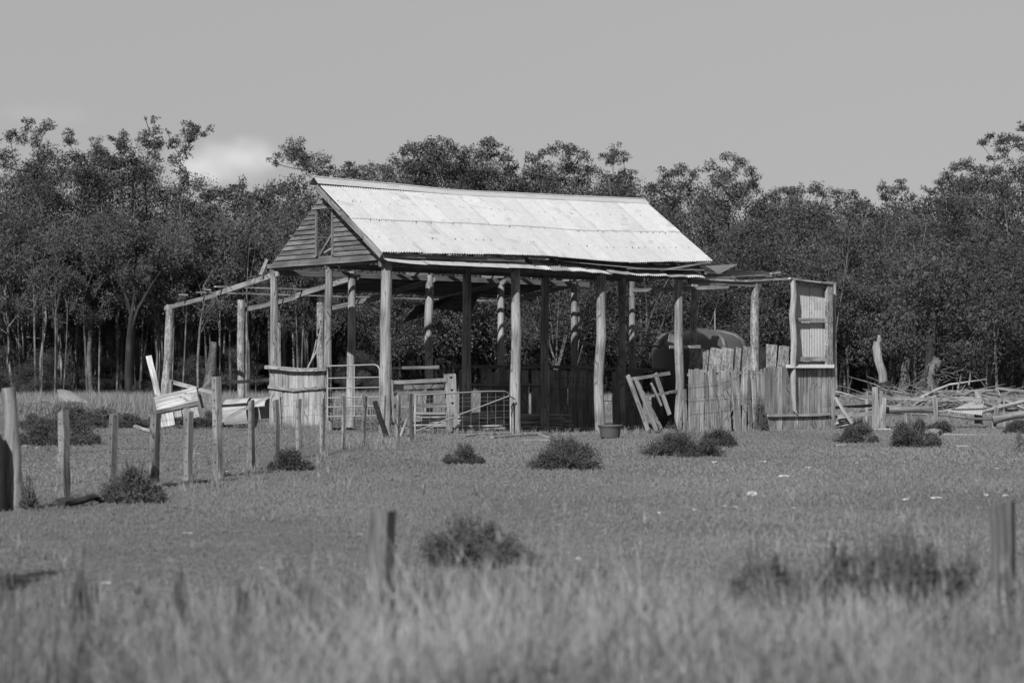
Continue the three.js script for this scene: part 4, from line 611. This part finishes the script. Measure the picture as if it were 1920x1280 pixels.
{ // dead trees, stumps and branches behind the yard
  const r = rngOf(51);
  const st = atDepth(1652, HY, 84); st.y = ground(st.x, st.z); const Q = (x, y) => atDepth(x, y, 84); const t = thing('dead_stump', 'tall broken pale dead trunk with a burnt base behind the yard', 'stump', st);
  part(t, 'trunk', tubeG([Q(1658, 722), Q(1655, 700), Q(1648, 675), Q(1645, 650), Q(1646, 640)], [.22, .2, .18, .16, .12], 10, .35, 4), m.dead); part(t, 'burnt_base', tubeG([Q(1662, 770), Q(1660, 735), Q(1656, 716)], [.42, .34, .27], 10, .4, 5), m.char); part(t, 'snag', tubeG([Q(1647, 646), Q(1650, 636), Q(1649, 628)], [.08, .1, .06], 8, .3, 6), m.dead);
  const root = atDepth(1745, HY, 82); root.y = ground(root.x, root.z); const q = thing('uprooted_tree', 'dark uprooted stump with roots and limbs splayed above the grass', 'stump', root), W = (x, y, o = 0) => atDepth(x, y, 82 + o);
  part(q, 'trunk', tubeG([W(1752, 765), W(1750, 735), W(1744, 708), W(1750, 690), W(1757, 676), W(1752, 668)], [.42, .24, .2, .24, .15, .04], 12, .6, 9), m.bark);
  for (let k = 0; k < 30; k++) { // short broken limbs and roots
    const sd = r() < .5 ? 1 : -1, len = rr(8, 70, r), x0 = 1748 + rr(-8, 8, r), y0 = rr(682, 740, r), dy = rr(-12, 40, r), pts = [], N = 5, o = rr(-1.2, 1.2, r); for (let i = 0; i <= N; i++) { const t = i / N; pts.push(W(x0 + sd * len * t + (i ? rr(-3, 3, r) : 0), Math.min(748, y0 + dy * t) + (i ? rr(-5, 5, r) : 0), o * t)); }
    const r0 = rr(.02, .075, r); part(q, 'limb', tubeG(pts, pts.map((_, i) => lerp(r0, .012, i / N)), 6, .3, k), r() < .5 ? m.deadGrey : m.bark);
  }
  for (let k = 0; k < 90; k++) {
    const hi = k > 62, x = hi ? rr(1670, 1850, r) : k < 16 ? rr(1575, 1700, r) : rr(1690, 1990, r), d = hi ? rr(79, 85, r) : rr(74, 88, r), b = atDepth(x, HY, d); b.y = ground(b.x, b.z) + rr(.05, .75, r); const l = rr(.9, 3.2, r), a = rr(-.5, .5, r) + (r() < .5 ? Math.PI : 0), el = hi ? rr(.15, .85, r) : rr(-.1, .4, r), e = b.clone().add(V(Math.cos(a) * l, Math.sin(el) * l * .7, Math.sin(a) * l * .6)), md = b.clone().lerp(e, .5).add(V(0, rr(-.1, .25, r), 0)), r0 = rr(.02, .085, r);
    const g = [tubeG([b, b.clone().lerp(md, .6).add(V(0, .04, 0)), md, e], [r0, r0 * .9, r0 * .7, r0 * .25], 7, .2, k)]; for (let j = 0; j < 2; j++) { const s = b.clone().lerp(e, rr(.4, .8, r)), o = s.clone().add(V(rr(-.6, .6, r), rr(.05, .6, r), rr(-.3, .3, r))); g.push(tubeG([s, s.clone().lerp(o, .5).add(V(.04, .05, 0)), o], [r0 * .5, r0 * .35, r0 * .1], 5, .1, k)); }
    single('dead_branch', mergeGeometries(g), r() < .35 ? m.dead : m.deadGrey, G0(b), 'bleached dead branch in the tangle of fallen timber behind the yard', 'branch', 'fallen branches behind the yard');
  }
  // dark leaning trunk in front of the wood, and grey buttressed stumps under the left trees
  const dk = atDepth(1728, HY, 92); dk.y = ground(dk.x, dk.z); const T = (x, y) => atDepth(x, y, 92), tr = thing('dark_trunk_tree', 'dark leaning tree trunk forking upward behind the dead stump pile', 'tree', dk); part(tr, 'trunk', tubeG([T(1722, 772), T(1728, 735), T(1742, 690), T(1748, 640), T(1757, 600), T(1770, 560)], [.28, .24, .2, .2, .17, .12], 9, .12, 3), m.barkDark);
  part(tr, 'limb', tubeG([T(1745, 660), T(1725, 630), T(1700, 612)], [.12, .09, .04], 7, .1, 3), m.barkDark); { const cl = []; for (let k = 0; k < 24; k++) cl.push([T(rr(1680, 1830, r), rr(500, 610, r)).add(V(0, 0, rr(-2, 2, r))), rr(.6, 1, r), .6]); part(tr, 'crown', leavesG(cl, r, 190, .2), m.leaf); }
  for (const [x, y, w, lab] of [[388, 636, 1, 'grey buttressed dead tree trunk in the grass under the left trees'], [1690, 660, .8, 'broad grey stump half hidden behind the uprooted tree']]) { const b = atDepth(x, HY, 97); b.y = ground(b.x, b.z) - .1; const H = (HY - y) / F * 97 + 1.7; single('buttressed_stump', tubeG([b, b.clone().add(V(.02, .6, 0)), b.clone().add(V(.12, 1.3, 0)), b.clone().add(V(.2, 2.1, 0)), b.clone().add(V(.34, H, 0))], [.75 * w, .5 * w, .3 * w, .22 * w, .14], 10, .3, 8), m.bark, G0(b), lab, 'stump'); }
  { const D = 95.5, T2 = (x, y) => atDepth(x, y, D), b = T2(240, HY); b.y = ground(b.x, b.z) - .1; const f = thing('forked_gum', 'dark gum forking into three spread limbs beside the lean-to frame', 'tree', b), lim = [[[240, 770], [239, 700], [241, 640], [246, 592]], [[246, 592], [234, 552], [224, 515], [214, 478]], [[246, 592], [252, 550], [250, 510], [256, 468]], [[242, 630], [258, 580], [285, 532], [312, 494]], [[250, 540], [268, 505], [276, 470]], [[232, 545], [215, 520], [196, 498]]], ra = [[.2, .17, .15, .13], [.09, .075, .055, .03], [.08, .065, .05, .03], [.09, .075, .055, .03], [.04, .03, .015], [.04, .03, .015]];
    part(f, 'trunk', mergeGeometries(lim.map((l, i) => tubeG(l.map((p) => T2(...p)), ra[i], 7, .15, i))), m.barkDark); const cl = []; for (const l of lim.slice(1)) for (let k = 0; k < 6; k++) { const e = l[l.length - 1]; cl.push([T2(e[0] + rr(-26, 26, r), e[1] + rr(-42, 6, r)).add(V(0, 0, rr(-1, 1, r))), rr(.45, .8, r), rr(.35, .55, r)]); } part(f, 'crown', leavesG(cl, r, 330, .16), m.leaf); }
  for (const [x, w] of [[173, .13], [30, .1], [372, .07], [120, .08], [460, .09], [75, .07], [420, .06]]) {
    const b = atDepth(x, HY, rr(96, 98, r)); b.y = ground(b.x, b.z) - .1; const H = rr(5.6, 7.4, r), tp = b.clone().add(V(rr(-.7, .7, r), H, rr(-.4, .4, r))), g = [poleG(b, tp, w, w * .6, { bend: .22, n: 12 })], cl = [];
    for (let j = 0; j < 8; j++) { const s = b.clone().lerp(tp, rr(.6, 1, r)), e = s.clone().add(V(rr(-1.5, 1.5, r), rr(.8, 2.4, r), rr(-1, 1, r))), c = curve(s, e, r, .7, 6); g.push(tubeG(c, c.map((_, i) => lerp(w * .38, .012, i / 6)), 5, .1, j)); cl.push([e, rr(.5, .8, r), .5]); cl.push([e.clone().add(V(rr(-.6, .6, r), rr(-.5, .4, r), rr(-.5, .5, r))), .5, .4]); }
    for (let j = 0; j < 8; j++) cl.push([tp.clone().add(V(rr(-1.4, 1.4, r), rr(.2, 3, r), rr(-1.2, 1.2, r))), rr(.5, .8, r), .55]);
    const nt = thing('bare_gum', 'pale straight gum trunk standing clear at the left wood edge', 'tree', b, 'pale trunks at the wood edge'); part(nt, 'trunk', mergeGeometries(g), r() < .5 ? m.barkPale : m.bark); part(nt, 'crown', leavesG(cl, r, 330, .16), m.leafPale);
  }
}
// ---------- shrubs ----------
function shrub(px, base, wpx, hpx, o = {}) {
  const c = o.at ?? onG(px, base), d = -c.z, rx = wpx / F * d / 2, h = hpx / F * d, r = rngOf(1000 + Math.round(px) + Math.round(wpx)), f = thing('shrub', o.label, 'shrub', c, o.group), tw = [], sets = [[], []];
  const lobes = [], nl = o.lobes ?? 20, sk = rr(-.35, .35, r); for (let k = 0; k < nl; k++) { const a = r() * 6.28, q = Math.sqrt(r()) * .95, s = rr(.14, .34, r), dome = Math.max(.1, (1 - Math.pow(q, 1.7)) * rr(.35, .85, r)) * (1 + sk * Math.cos(a) * q); lobes.push([V(Math.cos(a) * q * rx, h * (dome + (o.up ?? 0)), Math.sin(a) * q * rx * .8), rx * s, h * s * rr(.7, 1.3, r)]); } for (let k = 0; k < 5; k++) { const a = r() * 6.28; lobes.push([V(Math.cos(a) * rx * .8, h * .1, Math.sin(a) * rx * .6), rx * .3, h * .14]); } lobes.push([V(rx * sk * .5, h * .42, 0), rx * .45, h * .4]);
  const ls = o.leaf ?? Math.max(.028, .0007 * d), n = o.n ?? Math.round(Math.min(16000, 3200 + wpx * hpx * 1.3));
  for (let i = 0; i < n; i++) {
    const [lc, lr, lh] = pick(lobes, r), z = r() * 2 - 1, a = r() * 6.28, q = Math.sqrt(1 - z * z), rad = Math.pow(r(), .55) * (r() < .22 ? rr(1, 1.6, r) : 1), p = V(c.x + lc.x + q * Math.cos(a) * rad * lr, c.y + Math.max(.01 + .04 * r(), lc.y + z * rad * lh), c.z + lc.z + q * Math.sin(a) * rad * lr), ax = V((p.x - c.x) * .5 + (r() - .5) * rx, (p.y - c.y) * .4 + .1 * h + (r() - .5) * h, (p.z - c.z) * .5 + (r() - .5) * rx).normalize(), sd = V(r() - .5, r() - .5, r() - .5).cross(ax).normalize(), l = ls * rr(.7, 1.9, r), w = ls * rr(.2, .42, r);
    sets[r() < (o.dry ?? .16) ? 1 : 0].push(p.x + ax.x * l, p.y + ax.y * l, p.z + ax.z * l, p.x + sd.x * w, p.y + sd.y * w, p.z + sd.z * w, p.x - sd.x * w, p.y - sd.y * w, p.z - sd.z * w);
  }
  for (let k = 0; k < (o.twiggy ? 70 : 46); k++) { const a = r() * 6.28, q = rr(.2, 1, r), e = V(c.x + Math.cos(a) * rx * q, c.y + h * Math.max(.15, 1 - q * q * .8) * rr(.7, o.twiggy ? 1.3 : 1.15, r), c.z + Math.sin(a) * rx * q * .8), pts = curve(V(c.x + (r() - .5) * .3 * rx, c.y - .02, c.z + (r() - .5) * .3 * rx), e, r, .15, 4); tw.push(tubeG(pts, pts.map((_, i) => lerp(.011, .004, i / 4)), 4, 0, 1, false)); }
  part(f, 'stems', mergeGeometries(tw), m.shrubTwig);
  sets.forEach((pos, i) => { const g = new THREE.BufferGeometry(); g.setAttribute('position', new THREE.Float32BufferAttribute(pos, 3)); g.computeVertexNormals(); part(f, i ? 'dry_foliage' : 'foliage', g, i ? m.shrubPale : (o.mat ?? m.shrub)); });
  return f;
}
shrub(869, 869, 78, 44, { label: 'small round dark shrub alone on the open grass', lobes: 10 });
shrub(1062, 879, 140, 66, { label: 'low spreading dark shrub with a pale ragged right edge' });
shrub(1283, 855, 150, 62, { label: 'wide low dark shrub before the ragged plank fence' }); shrub(1346, 838, 66, 46, { label: 'small dark shrub tucked against the wide low shrub' });
shrub(545, 882, 86, 44, { label: 'dark domed shrub at the foot of the wire fence posts' });
shrub(250, 942, 118, 74, { label: 'wispy dark shrub growing over the wire fence posts', twiggy: true, n: 6500, lobes: 13, dry: .3 });
shrub(110, 834, 150, 80, { label: 'big dark shrub behind the wire fence beside a split post' }); shrub(165, 803, 150, 50, { label: 'dark shrub mound at the edge of the long dry grass' });
[[62, 803, 60, 28], [250, 803, 90, 34], [300, 800, 60, 28], [225, 800, 70, 30], [400, 800, 70, 34], [440, 797, 60, 24], [345, 798, 60, 26]].forEach(([x, y, w, h]) => shrub(x, y, w, h, { label: 'low dark shrub in the row along the long dry grass', group: 'shrubs along the dry grass' }));
shrub(892, 1058, 220, 98, { label: 'large soft dark shrub behind the near wire fence', n: 14000, leaf: .02 });
shrub(1607, 830, 78, 40, { label: 'low dark shrub at the end of the plank fence' }); shrub(1712, 838, 92, 62, { label: 'tall bushy dark shrub in front of the log rail', twiggy: true }); shrub(1762, 812, 60, 26, { label: 'small dark shrub beside the hollow log' }); shrub(1915, 812, 60, 34, { label: 'dark shrub below the long leaning yard rail' });
shrub(1245, 805, 40, 34, { label: 'thin weed growing through the collapsed hurdle', n: 900, twiggy: true }); shrub(1425, 808, 30, 60, { label: 'thin tall weed in a gap of the plank fence', n: 700, twiggy: true });
shrub(50, 955, 44, 60, { label: 'dry twiggy weed beside the round strainer post', n: 350, twiggy: true }); shrub(1912, 848, 26, 44, { label: 'grey tussock standing on the open grass', n: 900, mat: m.grassShort });
shrub(0, 0, 260, 330, { at: G0(V(-4.55, 0, -15.7)), label: 'shrub just outside the left edge that shades the near grass', n: 12000, leaf: .03 }).scale.set(1, 1, 1);
[[1440, 1215, 170, 190], [1560, 1225, 150, 190], [1640, 1220, 190, 205], [1720, 1225, 220, 215], [1800, 1220, 180, 195], [1500, 1235, 140, 170], [1680, 1210, 200, 190], [1900, 1260, 90, 150], [150, 1270, 40, 170], [335, 1270, 50, 180], [455, 1290, 60, 170]].forEach(([x, y, w, h]) => shrub(x, y, w, h, { label: x > 1000 ? 'blurred dark weed in the patch by the near right fence post' : 'lone blurred dark weed stalk in the near dry grass', group: x > 1000 ? 'weeds by the near fence post' : 'lone weeds in the near grass', up: x > 1000 ? .16 : 0, n: x > 1000 ? 3000 : 520, leaf: .022, twiggy: true, lobes: 14, dry: .35, mat: m.leafPale }));
// ---------- near fence ----------
{
  const d = 12, f = thing('near_fence', 'blurred near fence of weathered posts and plain wires in long grass', 'fence', G0(atDepth(1200, HY, d)));
  const q = [[714, 955, .128], [1876, 943, .128], [-420, 950, .128]].map(([x, y, w]) => { const t = atDepth(x, y, d), b = G0(t); b.y -= .2; part(f, 'post', boardG(b, t, w, .1, V(-.45, 0, .9), .014, .014), m.nearPost); return [b, t]; });
  for (const y of [988, 1082, 1180]) part(f, 'wire', wireG([atDepth(-900, y, d), atDepth(716, y, d), atDepth(1300, y + 2, d), atDepth(1876, y, d), atDepth(2700, y, d)], .002), m.wire);
}
// ---------- grass ----------
function tuft(n, h, lean, w, seed, segs) {
  const r = rngOf(seed), pos = []; for (let i = 0; i < n; i++) {
    const a = r() * 6.28, b = V((r() - .5) * h * .3, -.01, (r() - .5) * h * .3), hh = h * rr(.45, 1.1, r), o = V(Math.cos(a), 0, Math.sin(a)).multiplyScalar(lean * hh * rr(.2, 1, r)), sd = V(-Math.sin(a + r()), 0, Math.cos(a + r())).multiplyScalar(w * rr(.6, 1.3, r)); let p0 = b, w0 = 1;
    for (let k = 1; k <= segs; k++) { const t = k / segs, p1 = b.clone().add(V(o.x * t * t, hh * t * (1 - .12 * t * lean), o.z * t * t)), w1 = k === segs ? 0 : 1 - t * .6; pos.push(p0.x - sd.x * w0, p0.y, p0.z - sd.z * w0, p0.x + sd.x * w0, p0.y, p0.z + sd.z * w0, p1.x + sd.x * w1, p1.y, p1.z + sd.z * w1); if (w1) pos.push(p0.x - sd.x * w0, p0.y, p0.z - sd.z * w0, p1.x + sd.x * w1, p1.y, p1.z + sd.z * w1, p1.x - sd.x * w1, p1.y, p1.z - sd.z * w1); p0 = p1; w0 = w1; }
    if (segs > 2 && r() < .3) { const e = p0, s = w * 2.2; pos.push(e.x - s, e.y - .05, e.z, e.x + s, e.y - .05, e.z, e.x, e.y + .06, e.z, e.x, e.y - .05, e.z - s, e.x, e.y - .05, e.z + s, e.x, e.y + .06, e.z); }
  }
  const g = new THREE.BufferGeometry(); g.setAttribute('position', new THREE.Float32BufferAttribute(pos, 3)); g.computeVertexNormals(); return g;
}
function sow(name, geo, mat, label, count, place, cat = 'grass', tilt = 0) {
  const im = new THREE.InstancedMesh(geo, mat, count), mt = new THREE.Matrix4(), q = new THREE.Quaternion(), e = new THREE.Euler(), c = new THREE.Color(); let n = 0, tries = 0;
  while (n < count && tries++ < count * 12) { const s = place(); if (!s) continue; const [x, z, sc, b = 1, sy = sc] = s; e.set((R() - .5) * tilt, R() * 6.28, (R() - .5) * tilt); q.setFromEuler(e); mt.compose(V(x, ground(x, z), z), q, V(sc, sy, sc)); im.setMatrixAt(n, mt); c.setRGB(b, b, b); im.setColorAt(n, c); n++; }
  im.count = n; im.name = name; im.castShadow = im.receiveShadow = true; scene.add(im); tag(im, label, cat, null, 'stuff'); return im;
}
const half = (d) => d * .27 + 2.2;
sow('short_grass', tuft(9, .065, .9, .004, 5, 1), m.grassShort, 'short grazed grass covering the near paddock', 52000, () => { const d = Math.sqrt(rr(12 * 12, 40 * 40)), x = rr(-1, 1) * half(d), k = vn(x * .8 + 70, d * .5, 61); if (R() > (.35 + k) * (1 - sstep(25, 40, d))) return null; return [x, -d, rr(.6, 1.25), rr(.86, 1.1) * (.8 + .4 * vn(x * .35 + 9, d * .2, 91))]; });
sow('short_grass_far', tuft(9, .07, .9, .0065, 6, 1), m.grassShort, 'short grazed grass covering the paddock around the shed', 90000, () => { const d = Math.sqrt(rr(23 * 23, 78 * 78)), x = rr(-1, 1) * half(d), k = vn(x * .5 + 70, d * .3, 62); if (R() > (.35 + k) * sstep(21, 38, d)) return null; return [x, -d, rr(.6, 1.35), rr(.88, 1.1) * (.8 + .4 * vn(x * .25 + 9, d * .12, 92))]; });
sow('tussocks', tuft(22, .2, .8, .004, 21, 3), m.grass, 'small scattered tussocks on the grazed paddock', 420, () => { const d = Math.sqrt(rr(15 * 15, 66 * 66)), x = rr(-1, 1) * half(d), k = vn(x * .3 + 11, d * .16, 95); if (k < .5) return null; return [x, -d, rr(.35, .95), rr(.35, 1.1)]; });
sow('dry_grass_bank', tuft(12, .75, .5, .012, 7, 2), m.grass, 'long dry grass along the foot of the wood', 26000, () => { const d = rr(69, 110), x = rr(-1, 1) * half(d), e = vn(x * .12 + 40, d * .1, 63); const edge = x < -5.5 ? 70 + e * 6 : 82 + e * 6; if (d < edge) return null; return [x, -d, rr(.6, 1.1) * sstep(edge - 1, edge + 5, d) + .12, rr(.6, 1.1)]; });
sow('foot_grass', tuft(10, .3, .6, .006, 8, 2), m.grass, 'rough grass left standing along walls and posts', 900, () => { const k = R(); let p; if (k < .3) p = S(rr(-.3, 18), rr(-.6, -.2), 0); else if (k < .5) p = S(rr(-.5, -.2), rr(2.5, 5.6), 0); else if (k < .8) p = onG(rr(600, 745), rr(828, 845)); else p = onG(pick([118, 211, 289, 353, 409, 470, 22, 604, 642]) + rr(-14, 14), rr(852, 938)); return [p.x, p.z, rr(.4, 1), rr(.6, 1.05)]; });
sow('yard_grass', tuft(12, .5, .6, .009, 18, 2), m.grass, 'rank dry grass in and behind the rail yard', 3200, () => { const d = rr(67.5, 86), x = rr(.13, .28) * d; return [x, -d, rr(.4, 1) * sstep(66, 74, d), rr(.6, 1.05)]; });
const clumpy = (x, d) => vn(x * 1.1 + 70, d * .8, 64) * .6 + vn(x * 2.7 + 30, d * 1.9, 65) * .4;
for (const [nm, lab, seed, n, hh, lo] of [['tall_grass', 'tall blurred dry grass in front of the near fence', 9, 3000, .58, .36], ['bent_grass', 'bent dry stalks leaning through the near grass', 19, 1400, .82, .38]])
  sow(nm, tuft(nm === 'tall_grass' ? 15 : 9, hh, nm === 'tall_grass' ? .8 : 1.3, .0026, seed, 4), m.grass, lab, n, () => { const d = rr(4.6, 13.4), x = rr(-1, 1) * (d * .27 + 1.6), k = clumpy(x, d); if (k < lo + .12 * R()) return null; return [x, -d, (.55 + .75 * k) * rr(.75, 1.15) * lerp(lerp(.7, 1, sstep(-2.3, -.6, x)), 1, 1 - sstep(5.5, 8, d)) * lerp(1.05, .6, sstep(9.5, 13.4, d)), rr(.75, 1.1) * (.55 + .75 * vn(x * 1.7 + 5, d * 1.3, 93))]; }, 'grass', .45);
sow('seeding_grass', tuft(3, .95, .6, .004, 10, 4), m.grass, 'scattered taller seeding stalks above the near grass', 800, () => { const d = rr(5.5, 14.2), x = rr(-1, 1) * (d * .27 + 1.6); return [x, -d, rr(.45, 1) * lerp(.75, 1, sstep(-2.3, -.6, x)), rr(.4, 1.15)]; }, 'grass', .8);
sow('dark_weeds', tuft(30, .8, .6, .007, 17, 4), m.leafPale, 'scattered dark weed stalks among the near dry grass', 260, () => { const d = rr(6, 13), x = rr(-1, 1) * (d * .27 + 1.4); return vn(x * .9 + 20, d * .6, 81) > .5 ? [x, -d, rr(.5, 1) * .55, rr(.7, 1.3), rr(.55, .95)] : null; }, 'grass', .3);
sow('fringe_grass', tuft(10, .3, .7, .003, 12, 3), m.grass, 'thinning half height grass behind the near fence', 2600, () => { const d = 12 + 6.5 * Math.pow(R(), 2), x = rr(-1, 1) * (d * .27 + 1.6); if (x < -2.2 && d > 14.5) return null; return [x, -d, rr(.4, 1.1) * lerp(1.1, .22, (d - 12) / 6.5), rr(.55, 1.1)]; });
// ---------- litter on the paddock ----------
{
  const r = rngOf(71), spots = [[1411, 930, 20, 10], [1240, 963, 14, 5], [1290, 952, 8, 4], [1305, 957, 12, 4], [1358, 950, 12, 4], [1380, 952, 9, 4], [1490, 954, 10, 4], [1470, 895, 20, 6], [1700, 938, 14, 5], [1755, 935, 22, 5], [1850, 930, 10, 5], [1886, 931, 12, 5], [1690, 972, 14, 5], [1210, 972, 8, 4], [985, 1045, 16, 7], [1085, 1049, 12, 6], [493, 975, 6, 5], [352, 1000, 20, 3], [677, 1003, 14, 4], [300, 999, 6, 3], [520, 1065, 12, 3], [488, 1066, 10, 3], [46, 838, 8, 4], [68, 841, 5, 3], [200, 1094, 18, 4], [560, 870, 8, 3], [365, 852, 22, 3], [425, 885, 10, 3], [1515, 878, 12, 4], [1608, 869, 8, 3], [1430, 866, 18, 3], [1340, 868, 12, 4], [1870, 880, 10, 4], [1050, 985, 10, 3]];
  for (const [x, y, w, h] of spots) { const c = onG(x, y), d = -c.z, g = new THREE.IcosahedronGeometry(1, 2), a = g.attributes.position, s = Math.floor(r() * 999); for (let i = 0; i < a.count; i++) { const p = V(a.getX(i), a.getY(i), a.getZ(i)), k = 1 + .5 * (vn(p.x * 2 + s, p.y * 2 + p.z * 1.7 + s, 5) - .5) + .2 * (vn(p.x * 5 + s, p.z * 5 + p.y * 4, 6) - .5); a.setXYZ(i, p.x * k, p.y * k, p.z * k); } g.scale(w / F * d * .5, h / F * d * .55, w / F * d * .4); g.rotateY(rr(-.6, .6, r)); g.computeVertexNormals(); c.y += h / F * d * .3; g.translate(c.x, c.y, c.z); single('pale_clod', g, m.stone, G0(c), 'small pale stone or dropping lying on the short grass', 'stone', 'pale bits on the paddock'); }
  for (const [x, y, w, h, lab] of [[122, 937, 44, 9, 'dark lump painted as post shadow at the foot of a fence post'], [164, 938, 32, 9, 'dark lump painted as cast shadow beside the fence post']]) { const c = onG(x, y + 3), d = -c.z, g = new THREE.IcosahedronGeometry(1, 3), a = g.attributes.position; for (let i = 0; i < a.count; i++) { const k = 1 + .7 * (vn(a.getX(i) * 3 + x, a.getZ(i) * 3 + a.getY(i) * 2 + 9, 5) - .5); a.setXYZ(i, a.getX(i) * k, a.getY(i) * k, a.getZ(i) * k); } g.scale(w / F * d * .5, h / F * d * .8, w / F * d * .3); g.computeVertexNormals(); g.translate(c.x, c.y, c.z); single('shadow_lump', g, m.shadowTone, G0(c), lab, 'painted_shadow'); }  // near-black lumps painting the shadow of the fence post on the grass
  { const a = onG(115, 953), b = onG(200, 940); a.y += .04; b.y += .05; single('bark_log', poleG(a, b, .055, .03, { bend: .06, noise: .5 }), m.barkDark, G0(a.clone().lerp(b, .5)), 'dark rotten branch lying below the split fence post', 'branch'); }
  { const a = onG(302, 915), b = onG(385, 906); a.y += .03; b.y += .03; single('bark_log', poleG(a, b, .04, .02, { bend: .06, noise: .5 }), m.barkDark, G0(a.clone().lerp(b, .5)), 'thin dark branch lying between two fence posts', 'branch'); }
  { const a = atDepth(252, 798, 56), b = atDepth(282, 804, 54); a.y = ground(a.x, a.z) + .15; b.y = ground(b.x, b.z) + .05; single('pale_stick', boardG(a, b, .09, .05, UP), m.pale[0], G0(a), 'pale forked stick on the grass beside the dark shrubs', 'stick'); }
}
renderer.render(scene, camera);
